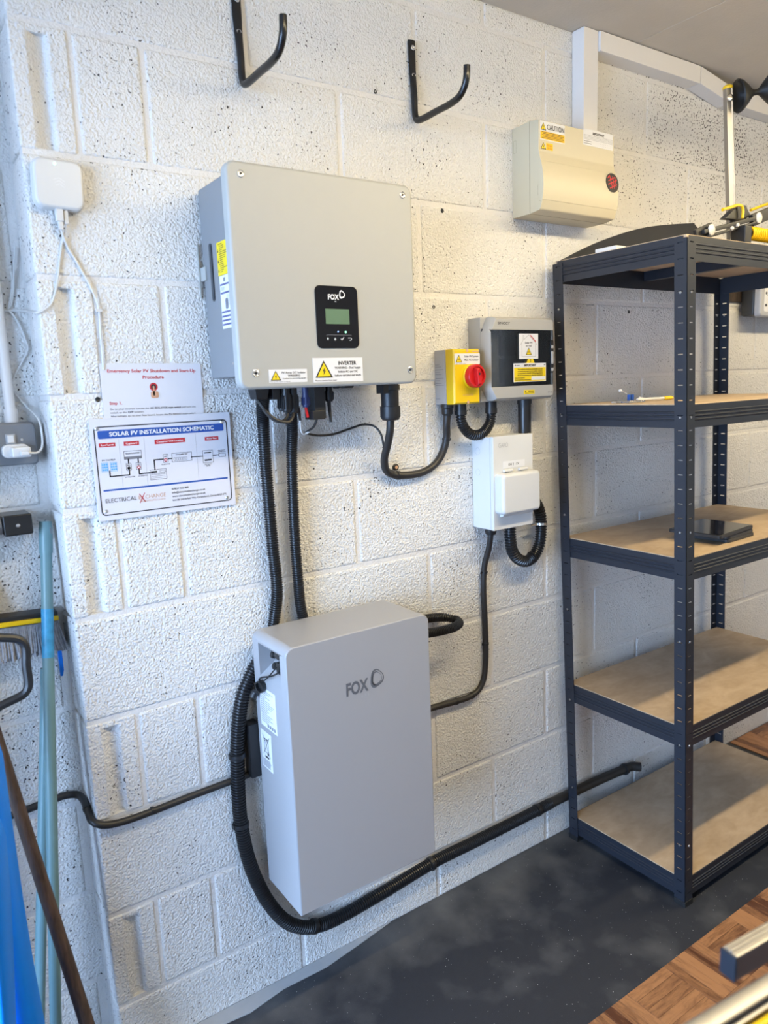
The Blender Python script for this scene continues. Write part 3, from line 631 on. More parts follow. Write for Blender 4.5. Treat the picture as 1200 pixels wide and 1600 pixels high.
MB().box(-0.6305, -0.6225, -0.016, -0.008, 1.816, 1.842).build('plug', 'white_plastic', c, bevel=0.0015)
MB().tube([(-0.6265, -0.012, 1.818), (-0.629, -0.008, 1.803), (-0.636, -0.004, 1.785), (-0.643, -0.003, 1.755), (-0.650, -0.003, 1.722), (-0.658, -0.003, 1.692), (-0.668, -0.003, 1.670), (-0.684, -0.005, 1.657), (-0.6945, -0.002, 1.653), (-0.695, 0.03, 1.657), (-0.6945, 0.08, 1.664), (-0.700, 0.109, 1.668), (-0.72, 0.111, 1.668), (-0.742, 0.110, 1.667), (-0.79, 0.110, 1.674)], 0.0022, 8).build('flex', 'white_plastic', c)
MB().tube([(-0.700, 0.111, 1.79), (-0.708, 0.111, 1.740), (-0.714, 0.111, 1.700), (-0.722, 0.111, 1.674), (-0.727, 0.111, 1.672), (-0.722, 0.110, 1.682), (-0.713, 0.111, 1.72), (-0.712, 0.111, 1.745)], 0.0018, 8).build('spare_loop', 'white_plastic', c)

pp = thing('paper_notice', 'white paper shutdown notice with red heading tucked behind the schematic sign', 'notice', (-0.486, 0, 1.26))
PF = Frame((-0.592, -0.0012, 1.261), (1, 0, -0.015), (0.004, 0, 1))
sh = label_plate('sheet', 'paper', pp, PF, 0, 0, 0.210, 0.297, 0, 0.0006)
i = Ink(PF, 0.0009, 0.001).text('Emergency Solar PV Shutdown and Start-Up', 106, 279, 6.2, 183, 'C', 0.02).text('Procedure', 106, 266, 6.2, 44, 'C', 0.02).text('Step 1.', 13, 215, 6.0, 25, 'L', 0.02).disc(105, 249, 8.5); i.build('red_heading', 'red_ink', sh)
Ink(PF, 0.0012, 0.001).disc(105, 249, 5.5).build('button_icon', 'black_ink', sh)
Ink(PF, 0.0015, 0.001).rrect(103, 231, 106.5, 251, 1.6).rrect(98, 226, 114, 240, 4).build('hand_icon', 'skin_ink', sh)
i = Ink(PF, 0.0009, 0.001).text('Go to your inverter. Locate the', 13, 204, 3.6, 79).text('AC ISOLATOR main switch', 94, 204, 3.6, 66, 'L', 0.03).text('and turn the', 162, 204, 3.6, 30).text('switch to the', 13, 197, 3.6, 33).text('OFF', 48, 197, 3.6, 11, 'L', 0.03).text('position.', 61, 197, 3.6, 20)
i.text('Alternatively, go to your fuse board, locate the PV ARRAY main switch', 13, 190, 3.6, 178); i.build('body_text', 'black_ink', sh)

sg = thing('schematic_sign', 'white and blue solar schematic sign screwed to the block wall', 'sign', (-0.474, 0, 1.242))
SF = Frame((-0.623, -0.003, 1.2425), (1, 0, 0.0), (0.0, 0, 1))
bd = MB().plate(0, 0.298, 0, 0.206, 0, 0.003, 0.001, 0, SF).build('board', 'sign_white', sg)
K = 0.001; E1 = 0.0034
def rr_ring(u0, v0, u1, v1, rad, w):
    i = Ink(SF, E1, K); pts = []
    def path(o):
        p = []
        for cx, cy, a0 in ((u1-rad, v1-rad, 0), (u0+rad, v1-rad, 90), (u0+rad, v0+rad, 180), (u1-rad, v0+rad, 270)):
            for k in range(5): a = math.radians(a0+22.5*k); p.append((cx+(rad-o)*math.cos(a), cy+(rad-o)*math.sin(a)))
        return p
    a, b = path(0), path(w); n = len(a)
    i.mb.add([i._p(*p) for p in a+b], [(k, (k+1) % n, n+(k+1) % n, n+k) for k in range(n)]); return i
bk = rr_ring(7, 10, 290, 191, 9, 2.2)
bk.line([(31, 100), (31, 89), (70, 89), (70, 98)], 2.6).line([(70, 113), (70, 121)], 2.4).line([(90, 113), (90, 121)], 2.4).line([(90, 98), (90, 89), (112, 89)], 2.6).line([(123, 95), (123, 115), (142, 115)], 2.6).line([(153, 115), (161, 115)], 2.2).line([(204, 114.5), (229, 114)], 1.8).line([(253, 114), (266, 114)], 1.8)
for a, b, c_, d in ((62, 121, 98, 138), (64.5, 98, 75, 113), (84.5, 98, 95, 113), (112, 73.5, 147, 95), (142, 108, 153, 125), (161, 107, 205, 126), (229, 99, 253, 126), (266, 109, 282, 117)): bk.frame(a, b, c_, d, 0.7)
bk.rect(233, 119.5, 249, 122).rect(233, 103, 249, 106.5).rect(114, 88, 127, 92).frame(133, 88, 145, 92, 0.5)
for v in (77, 80.5, 84): bk.rect(114, v, 144, v+0.4)
for k in range(6): bk.frame(165+k*5, 110, 169+k*5, 116, 0.4)
bk.text('PV PANELS', 31, 121.5, 3.0, 26, 'C', 0.02).text('SOLAR PV INVERTER', 80, 131.5, 2.6, 28, 'C', 0.02).text('DC', 70, 107.5, 3, None, 'C', 0.03).text('AC', 90, 107.5, 3, None, 'C', 0.03).text('AC', 147.5, 119, 3, None, 'C', 0.03).text('DC ISOLATOR', 71, 83.5, 2.2, 20, 'C', 0.02).text('AC ISOLATOR', 97, 83.5, 2.2, 20, 'C', 0.02).text('AC ISOLATOR', 147, 103, 2.2, 19, 'C', 0.02).text('GENERATION METER', 129.5, 85.4, 1.6, 30, 'C').text('CONSUMER UNIT', 183, 121, 2.4, 26, 'C', 0.02).text('ELECTRICITY', 240.5, 94.5, 2.2, 16, 'C', 0.02).text('METER', 240.5, 91, 2.2, 9, 'C', 0.02).text('ELECTRICITY', 274, 122.5, 2.0, 17, 'C', 0.02).text('DISTRIBUTION', 274, 119.5, 2.0, 17, 'C', 0.02)
bk.text('ELECTRICAL', 17, 36, 8.2, 63).text('07824 533 889', 155, 48, 4.0, 37, 'L', 0.01).text('info@electricalexchange.co.uk', 155, 40, 4.0, 74, 'L', 0.01).text('www.electricalexchange.co.uk', 155, 32, 4.0, 74, 'L', 0.01).text('Unit B6 3-8 Airfield Way, Christchurch, Dorset BH23 3TS', 155, 24, 4.0, 122, 'L', 0.01)
bk.build('black_print', 'black_ink', bd)
Ink(SF, E1, K).rect(62, 121, 98, 126.5).disc(70, 103, 3.4).disc(69.5, 103, 3.2).build('grey_print', 'grey_ink', bd)
b_ = Ink(SF, E1, K).rrect(14.5, 166, 281.5, 182.5, 3).rect(15, 59.5, 283, 63); b_.build('blue_print', 'blue_ink', bd)
i = Ink(SF, E1, K)
for u0 in (15.5, 33):
    i.frame(u0, 99, u0+13.5, 118, 0.7)
    for a in range(3):
        for b in range(3): i.rect(u0+1.6+a*3.9, 101.2+b*5.4, u0+4.6+a*3.9, 105.4+b*5.4)
    i.build('solar_panel_icon', 'sky_ink', bd); i = Ink(SF, E1, K)
for a, b, c_, d in ((15, 149.5, 47, 157.5), (64, 149, 95, 157.5), (127.5, 147.5, 193, 157), (237, 147, 268, 155)): Ink(SF, E1, K).rect(a, b, c_, d).build('red_tag', 'red_ink', bd, True)
for u, v in ((90, 103), (147.5, 113)): Ink(SF, E1, K).disc(u, v, 3.5).build('switch_icon', 'red_ink', bd, True)
i = Ink(SF, E1+0.0003, K).text('SOLAR PV INSTALLATION SCHEMATIC', 148, 170.5, 8.2, 222, 'C', 0.03).text('Roof Level', 31, 151.7, 3.6, 25, 'C', 0.02).text('Cupboard', 79.5, 151.5, 3.6, 23, 'C', 0.02).text('Consumer Unit Location', 160, 150.4, 3.8, 57, 'C', 0.02).text('Meter Box', 252.5, 149.4, 3.6, 23, 'C', 0.02)
for u, v in ((90, 103), (147.5, 113)): i.disc(u, v, 1.6)
i.build('white_print', 'logo_white', bd)
i = Ink(SF, E1, K)
for u in (54.5, 105.5, 216.5): i.rect(u-0.25, 65, u+0.25, 164)
i.build('divider_lines', 'logo_pale', bd)
i = Ink(SF, E1, K).text('E', 84, 36, 8.2, 6).text('CHANGE', 98, 36, 8.2, 43); i.rect(88, 30, 140, 30.6).text('RENEWABLE ENERGY SCHEMES', 88, 31.5, 1.8, 52); i.build('tan_print', 'tan_ink', bd)
Ink(SF, E1, K).line([(86, 29), (97, 48)], 1.5).line([(97, 30), (86, 47)], 1.5).build('logo_cross', 'red_ink', bd)
for u, v in ((14, 187), (279, 185), (278, 17), (16, 19)):
    MB().lathe([(0.0038, 0), (0.0038, 0.0008), (0.0026, 0.0018)], SF.at(u*K, v*K, 0.003), (0, -1, 0), 14).build('screw', 'chrome', sg)

# ------------------------------------------------------------------ consumer unit and trunking
cu = thing('consumer_unit', 'cream plastic consumer unit with warning stickers below the white trunking', 'fuse box', (0.70, 0, 1.932))
prof = [(0, 1.932), (-0.066, 1.932), (-0.100, 1.936), (-0.104, 1.940), (-0.110, 1.958)] + [(-0.100-0.0145*math.sin(math.pi*(0.25+0.62*k/8)), 1.96+0.098*k/8) for k in range(9)] + [(-0.1025, 2.068), (-0.100, 2.078), (-0.098, 2.085), (-0.098, 2.160), (-0.066, 2.165), (0, 2.163)]
MB().prism(prof, 'x', 0.549, 0.851).build('case', 'cream', cu, bevel=0.002)
dprof = [(-0.100-0.0145*math.sin(math.pi*(0.25+0.62*k/8))-0.0012, 1.96+0.098*k/8) for k in range(9)]
MB().prism([(-0.095, 1.958)]+dprof+[(-0.095, 2.062)], 'x', 0.5485, 0.8515).build('hinged_door', 'cream', cu, bevel=0.001)
MB().box(0.549, 0.851, -0.0665, -0.0655, 1.9315, 1.9325).box(0.5486, 0.5491, -0.0665, -0.0655, 1.934, 2.163).box(0.549, 0.851, -0.0665, -0.0655, 2.1648, 2.1655).build('case_seam', 'cream_line', cu, smooth=0)
i = Ink(SIDE(0.549), 0.0003).line([(0.104, 2.058), (0.098, 2.02), (0.094, 1.985), (0.097, 1.962), (0.104, 1.957)], 0.0007).frame(0.006, 2.098, 0.016, 2.13, 0.0007); i.build('side_seam', 'cream_line', cu)
lb = label_plate('caution_sticker', 'white_label', cu, WALL, 0.554, 2.112, 0.648, 2.158, 0.098)
warn_tri(WALL, 0.0988, 0.566, 2.136, 0.021, 0.019, lb, False)
Ink(WALL, 0.0988).rect(0.555, 2.114, 0.647, 2.1335).build('sticker_panel', 'orange_ink', lb)
i = Ink(WALL, 0.0992).text('CAUTION', 0.579, 2.139, 0.0125, 0.066, bold=0.01)
for k in range(5): i.rect(0.560+0.004*(k % 2), 2.1305-k*0.0035, 0.640+0.004*((k*3) % 2), 2.1317-k*0.0035)
i.build('lettering', 'black_ink', lb)
lb = label_plate('danger_sticker', 'orange_ink', cu, WALL, 0.577, 2.089, 0.602, 2.106, 0.098)
warn_tri(WALL, 0.0988, 0.566, 2.089, 0.020, 0.017, lb)
Ink(WALL, 0.0988).text('Danger', 0.5895, 2.0985, 0.0045, 0.020, 'C').text('230 volts', 0.5895, 2.0915, 0.0036, 0.016, 'C').build('lettering', 'red_ink', lb)
lb = label_plate('important_sticker', 'white_label', cu, WALL, 0.722, 2.122, 0.846, 2.164, 0.098)
i = Ink(WALL, 0.0988).text('IMPORTANT', 0.784, 2.152, 0.0062, 0.048, 'C', 0.04)
for v in (2.1485, 2.145, 2.1415, 2.138): i.rect(0.7235, v, 0.8445, v+0.0005)
for v in (2.132, 2.1265): i.rect(0.7235, v, 0.755, v+0.0012).text('. . . . . . .', 0.792, v, 0.003, 0.045)
i.build('lettering', 'black_ink', lb)
dk = MB().lathe([(0.0265, 0), (0.0265, 0.0007)], (0.826, -0.1140, 2.031), (0, -1, 0.13), 28).build('maker_disc', 'black', cu)
i = Ink(Frame((0.826, -0.1147, 2.031), (1, 0, 0), (0, 0.13, 1)), 0.0003)
for a, b in (((-0.016, 0.004), (0.012, 0.016)), ((-0.018, -0.006), (0.018, 0.008)), ((-0.012, -0.016), (0.017, -0.004)), ((-0.010, 0.018), (-0.002, -0.016)), ((0.002, 0.016), (0.006, -0.014)), ((-0.018, 0.012), (-0.012, 0.018)), ((0.012, 0.014), (0.014, -0.010))): i.line([a, b], 0.0030)
i.build('disc_strokes', 'red_ink', dk)

MB().box(0.787, 0.847, -0.043, 0, 2.160, CEIL-0.001).build('vertical_trunking', 'trunk_white', bevel=0.002, label='white vertical cable trunking from the cream consumer unit to the ceiling', cat='trunking')
ht = thing('ceiling_trunking', 'white horizontal cable trunking with an offset bend along the ceiling', 'trunking', (1.6, 0, 2.36))
def trunk(x0, x1, a0, a1, zt0, zt1, h=0.052):
    # section spans depth a..a+0.062 from the wall, at each end
    v = [];
    for x, a, zt in ((x0, a0, zt0), (x1, a1, zt1)):
        for y in (-a, -a-0.050):
            for z in (zt-h, zt): v.append((x, y, z))
    return MB().add(v, [(0,1,3,2),(4,6,7,5),(0,4,5,1),(2,3,7,6),(0,2,6,4),(1,5,7,3)])
trunk(0.848, 1.33, 0.0, 0.0, 2.453, 2.453).build('straight_length', 'trunk_white', ht, bevel=0.002)
trunk(1.332, 1.50, 0.0, 0.0, 2.453, 2.424).build('offset_bend', 'trunk_white', ht, bevel=0.002)
trunk(1.502, 2.9, 0.0, 0.0, 2.424, 2.424).build('straight_length', 'trunk_white', ht, bevel=0.002)

# ------------------------------------------------------------------ isolator
iso = thing('isolator_switch', 'yellow and grey isolator switch box with a red rotary knob', 'switch', (0.30, 0, 1.437))
MB().box(0.260, 0.350, -0.046, 0, 1.437, 1.578).build('base', 'iso_grey', iso, bevel=0.003)
i = Ink(SIDE(0.260), 0.0004)
for k, v in enumerate((1.540, 1.534, 1.527, 1.521, 1.515, 1.505, 1.499, 1.492, 1.487, 1.452)): i.rect(0.004, v, 0.022+0.016*((k*7) % 3)/2, v+0.0012)
i.build('moulded_print', 'grey_ink', iso)
MB().add([(x, y, z) for y, k in ((-0.0465, 0.0), (-0.074, 0.0), (-0.079, 0.004)) for z in (1.4375+k, 1.5775-k) for x in (0.2605+k, 0.3495-k)], [(0,1,3,2),(0,4,5,1),(1,5,7,3),(3,7,6,2),(2,6,4,0),(4,8,9,5),(5,9,11,7),(7,11,10,6),(6,10,8,4),(8,10,11,9)]).build('lid', 'yellow', iso, bevel=0.001)
for z in (1.5735, 1.4425): MB().lathe([(0.004, 0), (0.004, 0.0012), (0.0022, 0.0008)], (0.306, -0.0785, z), (0, -1, 0), 12).build('screw', 'tan_ink', iso)
lb = label_plate('isolator_label', 'white_label', iso, WALL, 0.263, 1.5385, 0.3485, 1.566, 0.079)
warn_tri(WALL, 0.0798, 0.277, 1.5435, 0.022, 0.020, lb)
Ink(WALL, 0.0798).text('Solar PV System', 0.3195, 1.5565, 0.0045, 0.048, 'C', 0.02).text('Main AC Isolator', 0.3195, 1.5475, 0.0045, 0.048, 'C', 0.02).text('Place on AC isolator', 0.266, 1.5395, 0.0022, 0.036).build('lettering', 'black_ink', lb)
Ink(WALL, 0.0793).text('AC ISOLATOR', 0.306, 1.4585, 0.0042, 0.036, 'C').rect(0.322, 1.5695, 0.345, 1.573).build('moulded_lettering', 'tan_ink', iso)
MB().lathe([(0.031, 0), (0.031, 0.006), (0.029, 0.008)], (0.318, -0.079, 1.508), (0, -1, 0), 30).build('knob_collar', 'yellow', iso)
kn = MB().lathe([(0.0285, 0.008), (0.0300, 0.010), (0.0300, 0.022), (0.0280, 0.025), (0.0235, 0.025), (0.0225, 0.020)], (0.318, -0.079, 1.508), (0, -1, 0), 32).build('knob', 'red', iso)
MB().add([(0.318+a*math.cos(0.12)-b*math.sin(0.12), y, 1.508+a*math.sin(0.12)+b*math.cos(0.12)) for y, q in ((-0.098, 1.0), (-0.112, 0.75)) for b in (-0.0275*q, 0.024*q) for a in (-0.0075*q, 0.0075*q)], [(0,1,3,2),(4,6,7,5),(0,4,5,1),(2,3,7,6),(0,2,6,4),(1,5,7,3)]).build('knob_grip', 'red', kn, bevel=0.0015)
MB().lathe([(0.0032, 0), (0.0032, 0.0006)], (0.318, -0.1118, 1.513), (0, -1, 0), 10).build('grip_hole', 'black', kn)
for x in (0.272, 0.312):
    MB().lathe([(0.0165, 0), (0.0165, 0.010), (0.0145, 0.012), (0.0145, 0.026), (0.0110, 0.030)] if x < 0.3 else [(0.0150, 0), (0.0150, 0.020), (0.0160, 0.020), (0.0160, 0.030)], (x, -0.034 if x < 0.3 else -0.042, 1.439), (0, 0, -1), 20).build('cable_gland', 'black', iso)

# ------------------------------------------------------------------ grey enclosure with tinted window
en = thing('breaker_enclosure', 'grey plastic breaker enclosure with a dark tinted window beside the isolator', 'fuse box', (0.50, 0, 1.436))
MB().box(0.378, 0.624, -0.050, 0, 1.438, 1.661).build('base', 'enc_grey', en, bevel=0.004)
oct_ = lambda o: [(0.378+o, 1.475), (0.399+o*0.6, 1.441+o), (0.618-o, 1.441+o), (0.6235-o, 1.447+o), (0.6235-o, 1.655-o), (0.618-o, 1.6605-o), (0.399+o*0.6, 1.6605-o), (0.378+o, 1.620)]
lid = MB().rings([[Vector((a, y, b)) for a, b in oct_(o)] for o, y in ((0.0, -0.050), (0.0, -0.072), (0.006, -0.085))]).build('front_frame', 'enc_grey', en, bevel=0.001)
cut(lid, MB().box(0.384, 0.6165, -0.12, -0.056, 1.4775, 1.6265))
MB().box(0.380, 0.6215, -0.055, -0.0505, 1.473, 1.630).build('inner_tray', 'enc_dark', en)
for k in range(2):
    MB().box(0.437, 0.580, -0.066-0.002*k, -0.055, 1.487+0.072*k, 1.553+0.066*k).build('breaker_cover', 'enc_dark', en, bevel=0.003)
MB().box(0.445, 0.452, -0.071, -0.066, 1.520, 1.548).build('breaker_toggle', 'black', en, bevel=0.001)
MB().box(0.443, 0.470, -0.0725, -0.068, 1.570, 1.580).build('breaker_toggle', 'black', en, bevel=0.001)
MB().box(0.3845, 0.6160, -0.0862, -0.0842, 1.478, 1.626).build('window_pane', 'pane', en, bevel=0.0008)
for z in (1.583, 1.512):
    MB().box(0.3835, 0.391, -0.084, -0.078, z-0.014, z+0.014).box(0.391, 0.404, -0.083, -0.079, z+0.008, z+0.012).box(0.391, 0.404, -0.083, -0.079, z-0.014, z-0.010).build('window_hinge', 'logo_pale', en, bevel=0.001)
lt_ = MB().plate(0.604, 0.6155, 1.510, 1.600, 0.0860, 0.0885, 0.004, 0.001).build('latch', 'black', en)
MB().plate(0.6060, 0.6140, 1.534, 1.570, 0.0880, 0.0893, 0.0038, 0.0005).build('latch_inlay', 'iso_grey', lt_)
for z in (1.581, 1.519): MB().plate(0.6060, 0.6140, z-0.004, z+0.005, 0.0880, 0.0893, 0.002, 0.0005).build('latch_inlay', 'iso_grey', lt_)
lb = label_plate('solar_roof_label', 'white_label', en, WALL, 0.484, 1.5495, 0.5565, 1.6165, 0.0862)
i = Ink(WALL, 0.0870).line([(0.494, 1.556), (0.494, 1.590), (0.489, 1.588), (0.498, 1.598), (0.498, 1.611), (0.502, 1.611), (0.502, 1.601), (0.520, 1.613), (0.551, 1.588), (0.546, 1.590), (0.546, 1.556), (0.494, 1.556)], 0.0006)
i.text('Solar PV', 0.520, 1.590, 0.005, 0.029, 'C', 0.02).text('on roof', 0.520, 1.582, 0.005, 0.022, 'C', 0.02).build('house_outline', 'black_ink', lb)
Ink(WALL, 0.0870).line([(0.527, 1.6115), (0.546, 1.596)], 0.0028).build('roof_stroke', 'red_ink', lb)
warn_tri(WALL, 0.0870, 0.520, 1.560, 0.023, 0.020, lb)
tp = MB().add([WALL.at(u, v, d) for d in (0.0862, 0.0866) for u, v in ((0.510, 1.536), (0.544, 1.536), (0.535, 1.552), (0.519, 1.552))], [(0,1,2,3),(4,5,6,7),(0,1,5,4),(1,2,6,5),(2,3,7,6),(3,0,4,7)]).build('warning_sticker', 'yellow_ink', en)
Ink(WALL, 0.0870).rect(0.5255, 1.540, 0.5275, 1.549).text('M', 0.5265, 1.5465, 0.003, None, 'C').build('lettering', 'black_ink', tp)
lb = label_plate('important_label', 'white_label', en, WALL, 0.462, 1.488, 0.586, 1.538, 0.0867)
Ink(WALL, 0.0875).rect(0.4635, 1.4895, 0.5845, 1.5265).build('yellow_field', 'yellow_ink', lb)
i = Ink(WALL, 0.0879).text('IMPORTANT', 0.524, 1.5295, 0.0058, 0.046, 'C', 0.03).disc(0.4675, 1.5325, 0.002).rect(0.471, 1.5315, 0.484, 1.5332).rect(0.577, 1.5320, 0.583, 1.5340)
for v, s_ in ((1.5205, 'This installation should be periodically inspected'), (1.5150, 'and tested and a report on its condition obtained,'), (1.5095, 'as prescribed in the IET Wiring Regulations'), (1.5040, 'BS 7671 Requirements for Electrical Installations')): i.text(s_, 0.524, v, 0.0030, 0.096, 'C', 0.03)
i.text('Date of last inspection', 0.467, 1.4975, 0.0026, 0.036, 'L', 0.03).text('Recommended date of next inspection', 0.467, 1.4925, 0.0026, 0.060, 'L', 0.03).build('lettering', 'black_ink', lb)
Ink(WALL, 0.0877).rect(0.529, 1.492, 0.583, 1.5015).build('write_box', 'white_label', lb)
lb = label_plate('warning_strip', 'yellow_ink', en, WALL, 0.502, 1.4545, 0.543, 1.4660, 0.0851)
Ink(WALL, 0.0859).text('WARNING', 0.528, 1.4605, 0.0032, 0.022, 'C', 0.03).rect(0.506, 1.4570, 0.540, 1.4580).poly([(0.5045, 1.4595), (0.511, 1.4595), (0.5078, 1.4650)]).build('lettering', 'black_ink', lb)
Ink(WALL, 0.0855).text('SINCCY', 0.408, 1.6400, 0.0062, 0.044, bold=0.01).text('IP 65', 0.597, 1.4555, 0.0034, 0.015).build('maker_lettering', 'black_ink', en)
for x in (0.420, 0.547): MB().lathe([(0.0155, 0), (0.0155, 0.018), (0.0165, 0.018), (0.0165, 0.032)] if x < 0.5 else [(0.0205, 0), (0.0205, 0.012), (0.019, 0.012), (0.019, 0.022)], (x, -0.042, 1.439), (0, 0, -1), 20).build('cable_gland', 'black', en)
MB().corr([(0.312, -0.042, 1.416), (0.312, -0.042, 1.398), (0.319, -0.043, 1.377), (0.338, -0.044, 1.358), (0.364, -0.045, 1.351), (0.392, -0.044, 1.359), (0.413, -0.043, 1.380), (0.420, -0.042, 1.400), (0.420, -0.042, 1.416)], 0.0142, 0.0062).build('flexible_conduit', 'conduit', label='short U-shaped black conduit between the yellow isolator and grey enclosure', cat='conduit')
MB().lathe([(0.0185, 0), (0.0185, 0.100)], (0.547, -0.042, 1.432), (0, 0, -1), 20).build('straight_conduit', 'conduit', label='short straight black conduit joining grey enclosure to the white box below', cat='conduit')

# ------------------------------------------------------------------ white distribution box
ga = thing('distribution_box', 'white metal distribution box with a flap cover below the grey enclosure', 'fuse box', (0.46, 0, 1.09))
MB().box(0.385, 0.534, -0.072, 0, 1.090, 1.345).build('box', 'garo_white', ga, bevel=0.002)
MB().box(0.3845, 0.5345, -0.086, -0.073, 1.0895, 1.3465).build('lid', 'garo_white', ga, bevel=0.002)
i = Ink(SIDE(0.385), 0.0003)
for v, rk in ((1.305, 0.010), (1.247, 0.009)): i.ring((lambda a, v=v, rk=rk: (0.024+rk*math.cos(a), v+rk*math.sin(a))), (lambda a, v=v, rk=rk: (0.024+(rk-0.0006)*math.cos(a), v+(rk-0.0006)*math.sin(a))))
i.build('knockouts', 'logo_pale', ga)
i = Ink(WALL, 0.0864)
for u, s_ in ((0.404, 'G'), (0.4135, 'A'), (0.4225, 'R'), (0.4305, 'O')): i.text(s_, u, 1.3155, 0.0125, 0.0085)
i.build('maker_logo', 'logo_pale', ga)
lb = label_plate('circuit_label', 'white_label', ga, WALL, 0.420, 1.258, 0.502, 1.277, 0.0862)
Ink(WALL, 0.087).text('DB 2 - EV', 0.460, 1.2645, 0.0062, 0.040, 'C', 0.01).build('lettering', 'black_ink', lb)
for u in (0.419, 0.476): MB().lathe([(0.0042, 0), (0.0042, 0.031)], (u, -0.0905, 1.2515), (1, 0, 0.0), 12).build('flap_hinge', 'garo_white', ga)
MB().plate(0.390, 0.534, 1.135, 1.246, 0.086, 0.118, 0.012, 0.009).build('flap_cover', 'garo_white', ga)
MB().prism([(-0.086, 1.140), (-0.104, 1.140), (-0.100, 1.128), (-0.086, 1.124)], 'x', 0.405, 0.520).build('flap_lip', 'garo_white', ga, bevel=0.003)
MB().lathe([(0.017, 0), (0.017, 0.012), (0.014, 0.022)], (0.414, -0.040, 1.092), (0, 0, -1), 20).build('cable_gland', 'black', ga)
c = thing('power_cable', 'black cable running down the wall from the white box to the battery', 'cable', (0.3, 0, 0.58))
MB().tube([(0.414, -0.040, 1.090), (0.414, -0.038, 1.060), (0.416, -0.028, 1.025), (0.414, -0.012, 0.975), (0.411, -0.0095, 0.907), (0.414, -0.0095, 0.82), (0.416, -0.0095, 0.752), (0.413, -0.0095, 0.672), (0.404, -0.0095, 0.630), (0.383, -0.0095, 0.604), (0.350, -0.0095, 0.594), (0.300, -0.0095, 0.594), (0.210, -0.0095, 0.599), (0.02, -0.0095, 0.602)], 0.0085, 12).build('sheath', 'cable', c)
for p, d in (((0.4125, -0.012, 0.955), (0, 0, 1)), ((0.4155, -0.0095, 0.74), (0, 0, 1)), ((0.300, -0.0095, 0.594), (1, 0, 0)), ((0.36, -0.0095, 0.5955), (1, 0, 0.2))):
    MB().lathe([(0.0098, -0.003), (0.0098, 0.003)], p, d, 14).box(p[0]-0.013, p[0]-0.008, p[1]-0.002, p[1]+0.002, p[2]-0.003, p[2]+0.003).build('cable_clip', 'black', c)
gc = thing('flexible_conduit', 'black corrugated conduit looping up beside the white distribution box', 'conduit', (0.55, 0, 0.95))
MB().corr([(0.484, -0.045, 1.092), (0.484, -0.045, 1.050), (0.492, -0.044, 1.012), (0.515, -0.042, 0.984), (0.552, -0.040, 0.969), (0.590, -0.036, 0.980), (0.615, -0.034, 1.015), (0.622, -0.033, 1.062), (0.616, -0.033, 1.108), (0.598, -0.032, 1.140), (0.575, -0.03, 1.160)], 0.0172, 0.0078).build('corrugated_hose', 'conduit', gc)
MB().lathe([(0.0188, -0.0035), (0.0188, 0.0035)], (0.6205, -0.0335, 1.072), (0, 0, 1), 18).box(0.576, 0.640, -0.037, -0.030, 1.070, 1.074).build('steel_clip', 'chrome', gc)
MB().lathe([(0.0188, -0.003), (0.0188, 0.003)], (0.580, -0.037, 0.976), (1, 0, 0.3), 18).build('conduit_clip', 'conduit', gc)
# ------------------------------------------------------------------ shelving rack (leans a little to the left)
KS = 0.044; RXL, RL, YF, YB, RH = 0.748, 0.832, -0.460, -0.036, 1.812
rk = thing('shelving_rack', 'dark grey steel shelving rack with five wooden shelves', 'shelf rack', (RXL+RL/2, (YF+YB)/2, 0))
FW, FT, PIT = 0.035, 0.0018, 0.0375
def flange(mb, plane, fixed, a0, sgn):
    # plane 'x': flange lies in a plane of constant x and its width runs along y; plane 'y': the other way round
    def bx(u0, u1, z0, z1):
        lo_, hi_ = sorted((a0+sgn*u0, a0+sgn*u1))
        if plane == 'x': mb.box(fixed, fixed+FT, lo_, hi_, z0, z1)
        else: mb.box(lo_, hi_, fixed, fixed+FT, z0, z1)
    bx(0, 0.011, 0.004, RH); bx(0.026, FW, 0.004, RH); z = 0.004; k = 0
    while z < RH:
        zt = min(RH, 0.004+(k+1)*PIT-0.0028); bx(0.011, 0.026, z, zt); z = zt+0.0028; k += 1
def post(left, front):
    x = RXL if left else RXL+RL; y = YF if front else YB
    mb = MB(); flange(mb, 'x', x-(0 if left else FT), y, 1 if front else -1); flange(mb, 'y', y-(0 if front else FT), x, 1 if left else -1)
    o = mb.shear(KS).build('post', 'rack_paint', rk, smooth=0)
    rv = MB()
    for z in (1.687, 1.385, 1.09, 0.793, 0.494, 0.189):
        rv.lathe([(0.0034, 0), (0.0030, 0.0012)], (x if left else x-FT, y+(0.018 if front else -0.018), z), (-1, 0, 0), 8)
        rv.lathe([(0.0034, 0), (0.0030, 0.0012)], (x+(0.018 if left else -0.018), y-(0 if front else FT), z), (0, -1, 0), 8)
    tag(rv.shear(KS).build('rivets', 'alu', o), kind='stuff')
    a, b = sorted((x-0.002 if left else x+0.002, x+(FW if left else -FW))); c_, d = sorted((y-0.002 if front else y+0.002, y+(FW if front else -FW)))
    MB().box(a, b, c_, c_+0.008, 0, 0.016).box(a, a+0.008, c_+0.008, d, 0, 0.016).shear(KS).build('foot_cap', 'rubber', o, bevel=0.001) if front == left or True else None
for l_ in (True, False):
    for f_ in (True, False): post(l_, f_)
BH = 0.058
BPROF = [(-0.0016, 0), (0, 0), (0, 0.018), (0.0022, 0.0195), (0.0022, 0.0215), (0, 0.023), (0, 0.0275), (0.0022, 0.029), (0.0022, 0.031), (0, 0.0325), (0, 0.037), (0.0022, 0.0385), (0.0022, 0.0405), (0, 0.042), (0, BH), (-0.014, BH-0.001), (-0.014, BH-0.003), (-0.0016, BH-0.002)]
